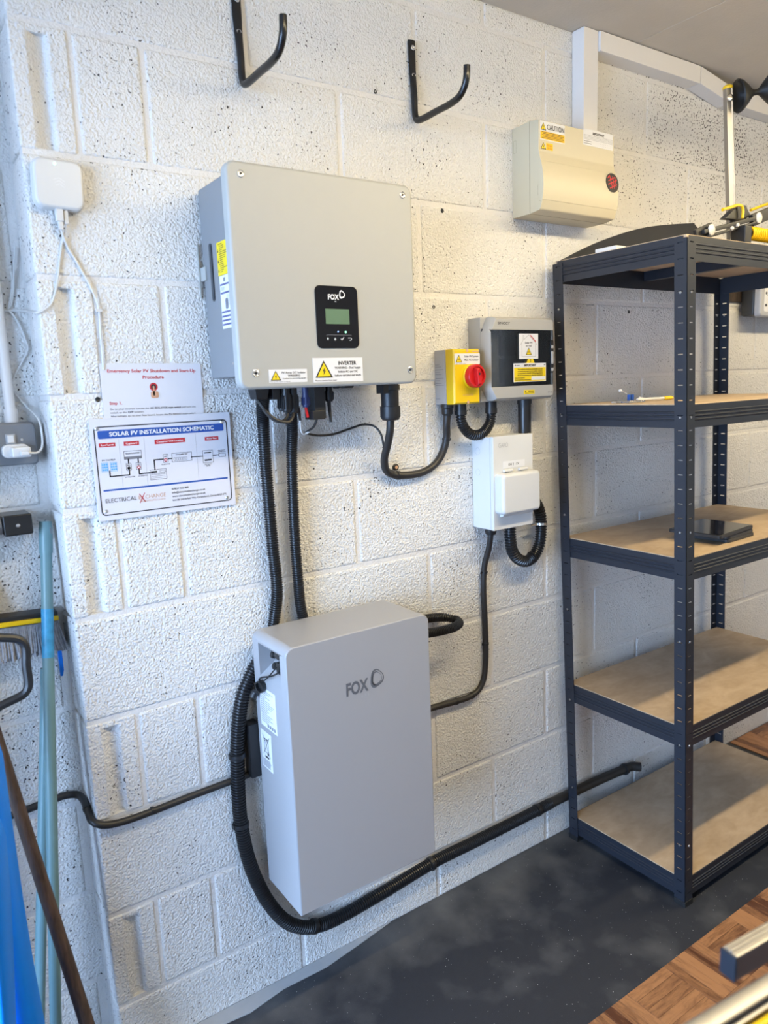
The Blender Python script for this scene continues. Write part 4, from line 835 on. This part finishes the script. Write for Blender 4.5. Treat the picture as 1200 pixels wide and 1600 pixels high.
for lv in (1.818, 1.416, 1.018, 0.546, 0.082):
    z0 = lv-BH
    for s_ in (0, 1):
        yf = YF+0.0022+0.001 if s_ == 0 else YB-0.0032
        MB().prism([(yf-p if s_ == 0 else yf+p, z0+q) for p, q in BPROF], 'x', RXL+0.014, RXL+RL-0.014).shear(KS).build('long_beam', 'rack_paint', rk, smooth=0)
        xf = RXL+0.0032 if s_ == 0 else RXL+RL-0.0032
        mb = MB(); n = len(BPROF); sg_ = -1 if s_ == 0 else 1
        mb.prism([(xf+sg_*p, z0+q) for p, q in BPROF], 'y', YF+0.014, YB-0.014); mb.shear(KS).build('short_beam', 'rack_paint', rk, smooth=0)
    MB().box(RXL+0.006, RXL+RL-0.006, YF+0.006, YB-0.006, lv-0.005, lv+0.0022).shear(KS).build('shelf_board', 'mdf', rk, bevel=0.0008, seg=1, smooth=0)
    MB().box(RXL+RL*0.5-0.012, RXL+RL*0.5+0.012, YF+0.006, YB-0.006, lv-0.034, lv-0.0055).shear(KS).build('cross_bar', 'rack_paint', rk, bevel=0.001)

# things on the rack
def ribbon(top, low, th):
    n = len(top); v = []; f = []
    for a, b in zip(top, low):
        d = (b-a); nn = Vector((0.5, 0.4, 0.75)).normalized()*th
        v += [a, b, b-nn, a-nn]
    for k in range(n-1):
        for q in range(4): f.append((k*4+q, k*4+(q+1) % 4, k*4+4+(q+1) % 4, k*4+4+q))
    f += [(0, 1, 2, 3), (4*n-4, 4*n-3, 4*n-2, 4*n-1)]
    return MB().add(v, f)
tp = catmull([(0.690, -0.045, 1.8245), (0.845, -0.050, 1.884), (0.985, -0.090, 1.926), (1.10, -0.120, 1.942), (1.165, -0.150, 1.945)], 0.02)
lw = [Vector((p.x+0.02, p.y-0.03-0.045*min(1, (p.z-1.8245)/0.10), 1.8245+0.10*max(0, p.z-1.8245))) for p in tp]
ribbon(tp, lw, 0.003).build('curved_cover', 'dark_bag', label='long black curved plastic cover lying on the top shelf', cat='cover')
MB().box(0.690, 0.730, -0.238, -0.168, 1.8205, 1.833).build('white_pad', 'white_plastic', bevel=0.002, label='small white slab at the left end of the top shelf', cat='pad')
ap = thing('suction_pole', 'upright aluminium pole with black rubber cones on the top shelf', 'pole', (1.212, -0.25, 1.8205))
v = []
pf = [(-0.012, -0.008), (0.004, -0.008), (0.007, -0.0105), (0.012, -0.008), (0.012, 0.008), (-0.012, 0.008)]
MB().rings([[Vector((x0+a*0.9+b*0.4, -0.25+b-a*0.3, z)) for a, b in pf] for x0, z in ((1.211, 1.8205), (1.157, 2.292))]).build('tube', 'alu', ap, bevel=0.0015)
MB().lathe([(0.014, 0), (0.014, 0.006), (0.009, 0.010)], (1.157, -0.25, 2.290), (-0.1, 0, 1), 16).build('end_cap', 'yellow', ap)
MB().lathe([(0.009, 0), (0.009, 0.004), (0.005, 0.006)], (1.150, -0.261, 2.262), (-0.5, -0.8, 0), 14).build('bolt', 'chrome', ap)
hg = [(q*0.90, t*0.80) for q, t in [(0.047, 0.0), (0.050, 0.004), (0.046, 0.014), (0.030, 0.034), (0.013, 0.052), (0.009, 0.060), (0.009, 0.074), (0.013, 0.082), (0.030, 0.102), (0.046, 0.122), (0.049, 0.132), (0.046, 0.136)]]
MB().lathe([(0.004, 0.036), (0.036, 0.005)] + hg + [(0.036, 0.104), (0.004, 0.072)], (1.175, -0.268, 2.268), (0.80, -0.55, 0.16), 24).build('rubber_cones', 'rubber', ap)
am = thing('clamp_arm', 'black hinged clamp arm with white bolts and yellow coil on the top shelf', 'clamp', (1.15, -0.3, 1.8205))
def bar(p, q, w, t, name, m, y):
    p = Vector((p[0], 0, p[1])); q = Vector((q[0], 0, q[1])); d = (q-p).normalized(); n = Vector((-d.z, 0, d.x))*w/2
    MB().add([Vector((0, yy, 0))+a for yy in (y, y-t) for a in (p-n, q-n, q+n, p+n)], [(0,1,2,3),(7,6,5,4),(0,4,5,1),(1,5,6,2),(2,6,7,3),(3,7,4,0)]).build(name, m, am, bevel=0.002)
bar((0.975, 1.876), (1.26, 1.940), 0.012, 0.012, 'arm', 'black', -0.296); bar((1.00, 1.866), (1.235, 1.922), 0.008, 0.012, 'arm', 'black', -0.296)
bar((1.22, 1.927), (1.42, 1.990), 0.034, 0.014, 'arm', 'black', -0.292)
bar((0.955, 1.864), (1.03, 1.890), 0.036, 0.010, 'arm', 'black', -0.288)
MB().box(1.143, 1.178, -0.328, -0.283, 1.8205, 1.905).build('clamp_body', 'black', am, bevel=0.004)
MB().box(1.177, 1.45, -0.330, -0.290, 1.8205, 1.850).build('clamp_body', 'black', am, bevel=0.004)
MB().add([(1.10, -0.29, 1.925), (1.20, -0.29, 1.930), (1.235, -0.29, 1.945), (1.205, -0.29, 1.972), (1.165, -0.29, 1.966), (1.10, -0.27, 1.925), (1.20, -0.27, 1.930), (1.235, -0.27, 1.945), (1.205, -0.27, 1.972), (1.165, -0.27, 1.966)], [(0,1,2,3,4),(9,8,7,6,5)]+[(k, (k+1) % 5, 5+(k+1) % 5, 5+k) for k in range(5)]).build('lever', 'black', am, bevel=0.002)
for x, z, q in ((1.009, 1.884, 0.0150), (1.247, 1.937, 0.0155), (1.108, 1.896, 0.006), (1.135, 1.907, 0.006)):
    MB().lathe([(q, 0), (q, 0.003), (q*0.7, 0.006), (0.001, 0.007)], (x, -0.306, z), (0, -1, 0), 18).build('bolt', 'white_plastic', am)
MB().tube([(1.070, -0.30, 1.944), (1.110, -0.30, 1.954), (1.150, -0.30, 1.964), (1.168, -0.30, 1.962), (1.174, -0.30, 1.950), (1.172, -0.30, 1.930)], 0.0042, 10).build('yellow_hook', 'yellow', am)
MB().tube([(1.24, -0.285, 1.962), (1.32, -0.285, 1.985), (1.40, -0.285, 2.005)], 0.004, 8).build('yellow_cord', 'yellow', am)
hx = [(1.186+0.125*k/180, -0.312+0.016*math.cos(k*2*math.pi*12/180), 1.888+0.016*math.sin(k*2*math.pi*12/180)) for k in range(181)]
MB().tube([Vector(p) for p in hx], 0.0036, 6, 0).build('yellow_coil', 'orange_ink', am)
MB().lathe([(0.0115, 0), (0.0115, 0.20)], (1.17, -0.312, 1.888), (1, 0, 0), 14).build('coil_core', 'black', am)
MB().box(1.10, 1.46, -0.42, -0.36, 1.8205, 1.832).build('white_strip', 'white_plastic', bevel=0.003, label='long white strip in front of the clamp arm on the top shelf', cat='strip')

Z2 = 1.4186
MB().tube([(0.840, -0.20, Z2+0.006), (0.90, -0.203, Z2+0.006), (0.955, -0.206, Z2+0.006)], 0.0042, 10).build('white_pen', 'white_plastic', label='slim white pen with a yellow end lying on the second shelf', cat='pen')
yb = MB().lathe([(0.0055, 0), (0.0055, 0.032), (0.003, 0.040)], (0.957, -0.206, Z2+0.0057), (1, -0.03, 0), 12).build('yellow_plug', 'yellow', label='small yellow plug at the tip of the white pen', cat='plug')
bl = thing('blue_clip', 'tiny blue twin clip standing on the second shelf', 'clip', (0.848, -0.17, Z2))
for x in (0.842, 0.857): MB().box(x-0.0035, x+0.0035, -0.174, -0.166, Z2, Z2+0.021).build('prong', 'blue_ink', bl, bevel=0.001)
sw = thing('ear_bud', 'thin white stick with a round tip on the second shelf', 'stick', (0.83, -0.16, Z2))
MB().tube([(0.850, -0.160, Z2+0.0215), (0.835, -0.16, Z2+0.028), (0.818, -0.16, Z2+0.033)], 0.0010, 6).tube([(0.850, -0.160, Z2+0.0215), (0.853, -0.158, Z2+0.010), (0.856, -0.155, Z2)], 0.0010, 6).build('stick', 'white_plastic', sw)
MB().lathe([(0.001, 0), (0.0045, 0.002), (0.005, 0.005), (0.003, 0.009)], (0.820, -0.16, Z2+0.032), (-1, 0, 0.3), 10).build('tip', 'white_plastic', sw)
MB().tube([(0.888, -0.17, Z2+0.010), (0.905, -0.172, Z2+0.007), (0.925, -0.175, Z2+0.004)], 0.003, 8).build('white_stub', 'white_plastic', label='short white plastic stub behind the white pen', cat='stub')
MB().plate(0, 0.075, 0, 0.06, 0, 0.006, 0.004, 0.002, Frame((0.755, -0.235, Z2+0.0004), (1, 0, 0), (0, 1, 0))).build('clear_pouch', 'clear_bag', label='small clear plastic pouch lying on the second shelf', cat='pouch')
Z3 = 1.0206
tb = thing('tablet', 'black glossy tablet resting on a dark wallet on the middle shelf', 'tablet', (1.0, -0.35, Z3+0.02))
TF = Frame((0.902, -0.432, Z3+0.0205), (0.196, 0.016, 0.002), (-0.012, 0.155, 0.001))
MB().plate(0, 0.197, 0, 0.156, 0, 0.009, 0.008, 0.002, TF).build('shell', 'black', tb)
MB().plate(0.004, 0.193, 0.004, 0.152, 0.0088, 0.0094, 0.006, 0, TF).build('screen', 'black_gloss', tb)
wlt = thing('wallet', 'dark folded wallet under the black tablet on the middle shelf', 'wallet', (1.02, -0.35, Z3))
WF = Frame((0.955, -0.425, Z3+0.0004), (1, 0.05, 0), (-0.05, 1, 0))
MB().plate(0, 0.150, 0, 0.13, 0, 0.009, 0.012, 0.003, WF).build('lower_flap', 'dark_bag', wlt)
MB().plate(0.002, 0.148, 0.002, 0.13, 0.0095, 0.0195, 0.012, 0.003, WF).build('upper_flap', 'dark_bag', wlt)

# on the wall beyond the rack
mt = thing('meter_box', 'pale grey meter box with dark back on the wall behind the rack', 'meter', (1.80, 0, 1.69))
MB().box(1.675, 1.95, -0.062, -0.012, 1.690, 1.90).build('back_case', 'dark_bag', mt, bevel=0.008)
MB().plate(1.678, 1.947, 1.684, 1.905, 0.0625, 0.085, 0.014, 0.008).build('front_lid', 'iso_grey', mt)
lb = MB().plate(1.700, 1.93, 1.702, 1.885, 0.085, 0.086, 0.006, 0).build('label_plate', 'white_label', mt)
i = Ink(WALL, 0.0864).disc(1.712, 1.766, 0.0052, 0.006).disc(1.712, 1.724, 0.0052, 0.006).rect(1.722, 1.766, 1.745, 1.778).rect(1.720, 1.790, 1.748, 1.796)
for k in range(4): i.rect(1.725, 1.722+k*0.010, 1.80, 1.727+k*0.010)
i.rect(1.715, 1.758, 1.90, 1.759).build('lettering', 'black_ink', lb)
MB().box(1.600, 1.98, -0.0118, 0.0, 1.742, 1.88).build('backing_board', 'old_wood', bevel=0.002, label='dark wooden backing board on the wall behind the meter box', cat='board')

# ------------------------------------------------------------------ recess on the left
MB().lathe([(0.0100, 0), (0.0100, CEIL-1.475)], (-0.745, 0.104, 1.475), (0, 0, 1), 18).lathe([(0.0128, 0), (0.0128, 0.029)], (-0.745, 0.1018, 1.4465), (0, 0, 1), 18).build('white_pipe', 'trunk_white', label='white vertical conduit pipe above the grey socket box', cat='pipe')
so = thing('socket_box', 'grey metal socket box with a white plug in the wall recess', 'socket', (-0.79, REC, 1.364))
MB().plate(-0.878, -0.708, 1.3635, 1.4485, -0.115, -0.078, 0.006, 0.003).build('back_box', 'socket_grey', so)
MB().plate(-0.876, -0.710, 1.3650, 1.4470, -0.0775, -0.062, 0.010, 0.004).build('front_plate', 'socket_grey', so)
MB().plate(-0.766, -0.748, 1.407, 1.427, -0.062, -0.0605, 0.001, 0).build('switch_surround', 'logo_pale', so)
MB().plate(-0.763, -0.751, 1.410, 1.425, -0.0605, -0.056, 0.001, 0.001).build('rocker_switch', 'white_plastic', so)
MB().plate(-0.80, -0.782, 1.412, 1.436, -0.062, -0.0615, 0.001, 0).build('label', 'white_label', so)
MB().lathe([(0.0028, 0), (0.0028, 0.001)], (-0.737, 0.062, 1.415), (0, -1, 0), 12).build('screw', 'chrome', so)
pg = thing('usb_charger', 'white plug-in charger with a thin lead in the grey socket', 'charger', (-0.75, 0.04, 1.384))
MB().plate(-0.776, -0.728, 1.381, 1.407, -0.0605, -0.046, 0.010, 0.003).build('plug_base', 'white_plastic', pg)
MB().plate(-0.762, -0.728, 1.382, 1.402, -0.046, -0.024, 0.004, 0.003).build('plug_body', 'white_plastic', pg)
MB().box(-0.748, -0.733, 0.014, 0.025, 1.3865, 1.3945).build('lead_plug', 'white_plastic', pg, bevel=0.0015)
MB().tube([(-0.733, 0.020, 1.3905), (-0.720, 0.022, 1.389), (-0.709, 0.030, 1.395), (-0.704, 0.036, 1.408), (-0.703, 0.04, 1.430), (-0.7025, 0.05, 1.447), (-0.705, 0.08, 1.463), (-0.712, 0.108, 1.476), (-0.733, 0.111, 1.508), (-0.737, 0.111, 1.524), (-0.732, 0.111, 1.536), (-0.714, 0.111, 1.564), (-0.698, 0.110, 1.594), (-0.701, 0.110, 1.612), (-0.707, 0.110, 1.636), (-0.715, 0.110, 1.655), (-0.728, 0.111, 1.672)], 0.0020, 8).build('lead', 'white_plastic', pg)
cl = thing('tool_clip', 'black tool clip with a screw on the recess wall', 'clip', (-0.77, 0.1, 1.226))
MB().plate(-0.790, -0.737, 1.2265, 1.2685, -0.114, -0.050, 0.004, 0.003).build('clip_body', 'black_paint', cl)
MB().lathe([(0.0042, 0), (0.0040, 0.0012), (0.0020, 0.0018)], (-0.764, 0.050, 1.2465), (0, -1, 0), 14).build('screw', 'chrome', cl)
MB().lathe([(0.020, 0), (0.020, 0.004)], (-0.7955, 0.080, 1.2470), (1, 0, 0), 20).build('washer', 'alu', cl)
MB().lathe([(0.012, 0), (0.023, 0.003), (0.023, 0.030), (0.012, 0.034)], (-0.831, 0.080, 1.243), (1, 0, 0), 20).build('rubber_roller', 'rubber', cl)

br = thing('broom', 'black and yellow broom with grey bristles hanging in the recess', 'broom', (-0.83, 0.04, 0.96))
hd = lambda o, y0, y1, z0, z1: [(-0.9, y0, z0+0.01), (-0.9, y1, z0+0.01), (-0.9, y1, z1+0.01), (-0.9, y0, z1+0.01), (-0.706, y0, z0-0.002), (-0.706, y1, z0-0.002), (-0.706, y1, z1-0.002), (-0.706, y0, z1-0.002)]
BF = [(0,1,2,3),(7,6,5,4),(0,4,5,1),(1,5,6,2),(2,6,7,3),(3,7,4,0)]
MB().add(hd(0, 0.072, 0.114, 1.036, 1.056), BF).build('head', 'black', br, bevel=0.004)
MB().add(hd(0, 0.068, 0.074, 1.036, 1.046), BF).build('yellow_rim', 'yellow', br, bevel=0.002)
bs = MB(); random.seed(3)
for k in range(72):
    for q in range(9):
        x = -0.896+0.00265*k; y = 0.074+0.0042*q; t = (x+0.9)/0.185
        sx, sy = random.uniform(-0.004, 0.004)+(0.010 if t > 0.93 else 0), -0.001+random.uniform(-0.005, 0.004)-0.0015*(3-q)
        zt = 1.044-0.012*t; zb = zt-0.064-random.uniform(0, 0.012)+0.01*t
        bs.tube([(x, y, zt), (x+sx*0.4, y+sy*0.4, (zt+zb)/2), (min(-0.697, x+sx), y+sy, zb)], 0.0016, 4, 0, lambda i, d: (0.0014, 0.0020, 0.0030)[i])
bs.build('bristles', 'bristle', br, kind='stuff')
MB().lathe([(0.020, 0), (0.018, 0.02), (0.0145, 0.06)], (-0.842, 0.085, 1.062), (-0.1, 0, 1), 18).build('handle_socket', 'yellow', br)
MB().tube([(-0.847, 0.085, 1.10), (-0.86, 0.085, 1.24), (-0.887, 0.085, 1.34)], 0.0125, 12).build('handle', 'alu', br)

pa = thing('pole', 'pale green metal pole with a torn blue sticker against the recess corner', 'pole', (-0.86, -0.10, 0))
A, B_ = Vector((-0.709, 0.078, 1.240)), Vector((-0.822, -0.060, 0.236)); dv = (B_-A)
foot = A+dv*(A.z/(-dv.z))
at = lambda t: A+dv*t
MB().tube([A, at(0.3), at(0.6), foot], 0.0085, 16, 0.05, lambda i, d: 0.0116).build('shaft', 'pole_green', pa)
MB().tube([at(0.008), at(0.028), at(0.060)], 0.0134, 16, 0.02).build('sleeve', 'pole_green', pa)
MB().tube([A-dv*0.004, at(0.002), at(0.014)], 0.0124, 16, 0.008).build('end_cap', 'pole_green', pa)
MB().box(A.x+0.002, A.x+0.008, A.y-0.0135, A.y-0.0105, 1.219, 1.232).build('lock_button', 'socket_grey', pa)
MB().tube([at(0.172), at(0.22), at(0.27)], 0.0119, 16, 0.02).build('sticker', 'pole_sticker', pa)
pb = thing('pole', 'thinner pale green pole crossing behind the stickered pole', 'pole', (-0.87, -0.02, 0))
C0, C1 = Vector((-0.742, 0.070, 0.93)), Vector((-0.840, 0.0, 0.254)); dw = C1-C0
MB().tube([C0, C0+dw*0.5, C0+dw*(C0.z/(-dw.z))], 0.0112, 16, 0.05).build('shaft', 'pole_green', pb)
MB().tube([C0-dw*0.01, C0+dw*0.04], 0.0122, 16, 0.02).build('end_cap', 'pole_green', pb)
wh = thing('wooden_stick', 'weathered brown wooden stick leaning across the green poles', 'stick', (-0.74, -0.14, 0))
H0, H1 = Vector((-0.868, -0.045, 0.93)), Vector((-0.772, -0.115, 0.238)); dh = H1-H0
MB().tube([H0-dh*0.2, H0, H0+dh*0.5, H1, H0+dh*(H0.z/(-dh.z))], 0.0125, 14, 0.03, lambda i, d: 0.0112+0.0030*d).build('shaft', 'old_wood', wh)
MB().tube([H0-dh*0.215, H0-dh*0.18], 0.0125, 14, 0.02).build('worn_end', 'old_wood', wh)
bsv = thing('blue_shovel', 'blue plastic shovel with a black loop handle at the left edge', 'shovel', (-0.93, -0.15, 0))
def slab(pts, half, thick, bow, name, m, parent, n=9):
    # pts: right-edge points top to bottom; a bowed plate extending to the left
    R1 = []
    for p, h in zip(pts, half):
        c = Vector(p)-Vector((h, 0, 0)); ring = []
        for k in range(n): t = -1+2*k/(n-1); ring.append(c+Vector((h*t, -bow*(1-t*t), 0)))
        for k in range(n-1, -1, -1): t = -1+2*k/(n-1); ring.append(c+Vector((h*t*0.985, -bow*(1-t*t)+thick, 0)))
        R1.append(ring)
    return MB().rings(R1).build(name, m, parent)
slab([(-0.866, -0.115, 0.915), (-0.8575, -0.12, 0.86), (-0.857, -0.12, 0.717), (-0.856, -0.12, 0.572), (-0.853, -0.12, 0.434), (-0.847, -0.12, 0.29), (-0.838, -0.12, 0.03), (-0.838, -0.12, 0.001)], [0.022, 0.032, 0.036, 0.040, 0.043, 0.046, 0.055, 0.055], 0.006, 0.046, 'blade', 'blue_plastic', bsv)
MB().tube([(-0.900, -0.105, 1.080), (-0.868, -0.102, 1.079), (-0.838, -0.100, 1.071), (-0.806, -0.100, 1.060), (-0.797, -0.100, 1.046), (-0.799, -0.100, 1.010), (-0.800, -0.100, 0.968), (-0.808, -0.100, 0.956), (-0.850, -0.100, 0.943), (-0.885, -0.104, 0.930), (-0.905, -0.108, 0.945), (-0.910, -0.108, 1.0), (-0.908, -0.106, 1.06), (-0.900, -0.105, 1.080)], 0.0082, 10).build('loop_handle', 'black', bsv)
MB().tube([(-0.890, -0.108, 0.935), (-0.893, -0.112, 0.900), (-0.897, -0.118, 0.86)], 0.010, 12).build('handle_stem', 'blue_plastic', bsv)
bs2 = thing('blue_scoop', 'bright blue rounded plastic scoop in front of the blue shovel', 'scoop', (-0.95, -0.2, 0))
slab([(-0.935, -0.2, 0.802), (-0.895, -0.2, 0.795), (-0.880, -0.2, 0.775), (-0.876, -0.2, 0.745), (-0.881, -0.2, 0.632), (-0.890, -0.2, 0.509), (-0.900, -0.2, 0.384), (-0.925, -0.2, 0.02), (-0.925, -0.2, 0.001)], [0.004, 0.030, 0.036, 0.038, 0.037, 0.036, 0.036, 0.034, 0.034], 0.006, 0.042, 'scoop_blade', 'blue_plastic', bs2)
slab([(-0.912, -0.243, 0.755), (-0.908, -0.243, 0.74), (-0.914, -0.243, 0.5), (-0.925, -0.243, 0.25)], [0.004, 0.006, 0.006, 0.005], 0.006, 0.004, 'stiffening_rib', 'blue_plastic', bs2)
MB().prism([(-0.7125, 0.985), (-0.7045, 0.985), (-0.7045, 0.918), (-0.7075, 0.905), (-0.7125, 0.905)], 'y', 0.088, 0.096).build('blue_tab', 'blue_plastic', bevel=0.001, label='small blue plastic tab on the wall behind the stickered pole', cat='tab')
lc = thing('wall_cable', 'black cable running low along the wall from the recess to the battery', 'cable', (-0.6, 0, 0.58))
MB().tube([(-1.2, 0.106, 0.612), (-0.95, 0.106, 0.615), (-0.813, 0.106, 0.621), (-0.760, 0.106, 0.625), (-0.722, 0.104, 0.626), (-0.704, 0.092, 0.624), (-0.6985, 0.072, 0.619), (-0.6985, 0.035, 0.610), (-0.698, 0.006, 0.602), (-0.688, -0.006, 0.596), (-0.670, -0.0085, 0.589), (-0.629, -0.0085, 0.584), (-0.56, -0.0085, 0.585), (-0.485, -0.0085, 0.588), (-0.400, -0.0085, 0.590), (-0.342, -0.0085, 0.592)], 0.0080, 12).build('sheath', 'cable', lc)
for p, d in (((-0.6985, 0.045, 0.612), (0, 1, 0.2)), ((-0.575, -0.0085, 0.5855), (1, 0, 0)), ((-0.775, 0.106, 0.6235), (1, 0, 0))): MB().lathe([(0.0092, -0.003), (0.0092, 0.003)], p, d, 14).build('cable_clip', 'black', lc)

# ------------------------------------------------------------------ near corner: aluminium trestle
tr = thing('folding_trestle', 'aluminium folding trestle with yellow tubes in the near corner', 'trestle', (0.1, -1.2, 0))
dx = Vector((1, -0.121, 0)).normalized(); nx = Vector((0.121, 1, 0)).normalized(); TZ = 0.80
def rail(o, l0, l1, w, h, name, m, bevel=0.002, zt=TZ):
    o = Vector((o[0], o[1], 0)); mb = MB(); v = []
    for z in (zt-h, zt):
        for b in (0, w):
            for a in (l0, l1): q = o+dx*a-nx*b; v.append((q.x, q.y, z))
    return mb.add(v, [(0,2,3,1),(4,5,7,6),(0,1,5,4),(2,6,7,3),(0,4,6,2),(1,3,7,5)]).build(name, m, tr, bevel=bevel)
rail((-0.344, -1.151), -0.20, 1.05, 0.024, 0.028, 'rail', 'alu', 0.006)
rail((-0.344, -1.177), -0.20, 1.05, 0.006, 0.022, 'rail_lip', 'alu', 0.002, TZ-0.004)
p = Vector((-0.344, -1.193, TZ-0.010)); MB().tube([p-dx*0.2, p+dx*0.4, p+dx*1.05], 0.0075, 14, 0.1).build('yellow_tube', 'yellow', tr)
p = Vector((-0.344, -1.222, TZ-0.016)); MB().tube([p-dx*0.2, p+dx*0.4, p+dx*1.05], 0.0075, 14, 0.1).build('yellow_tube', 'yellow', tr)
rail((-0.205, -1.117), 0.0, 0.80, 0.022, 0.034, 'channel', 'alu', 0.003, TZ+0.002)
for k in range(2): rail((-0.205, -1.117-0.005-k*0.006), 0.0, 0.80, 0.0025, 0.002, 'channel_rib', 'alu', 0.0005, TZ+0.0035)
rail((-0.205, -1.117), -0.003, -0.0005, 0.022, 0.034, 'end_cap', 'rack_paint', 0.001, TZ+0.0015)
for l in (-0.16, 0.98):
    for off in (-0.0, -0.075):
        q = Vector((-0.344, -1.158+off, 0))+dx*l
        MB().box(q.x-0.012, q.x+0.012, q.y-0.010, q.y+0.010, 0, TZ-0.03).build('leg', 'alu', tr, bevel=0.003)
    q = Vector((-0.344, -1.195, 0))+dx*l; MB().box(q.x-0.010, q.x+0.010, q.y-0.085, q.y+0.085, TZ-0.045, TZ-0.028).build('cross_piece', 'alu', tr, bevel=0.003)

for p in ((0.263, 1.689), (1.057, 1.6945), (0.104, 2.180), (-0.5995, 1.487), (0.30, 1.930)):
    MB().lathe([(0.0055, 0), (0.0040, 0.0016), (0.0012, 0.0004)], (p[0], 0.0002, p[1]), (0, -1, 0), 10).build('wall_plug', 'black', wb)
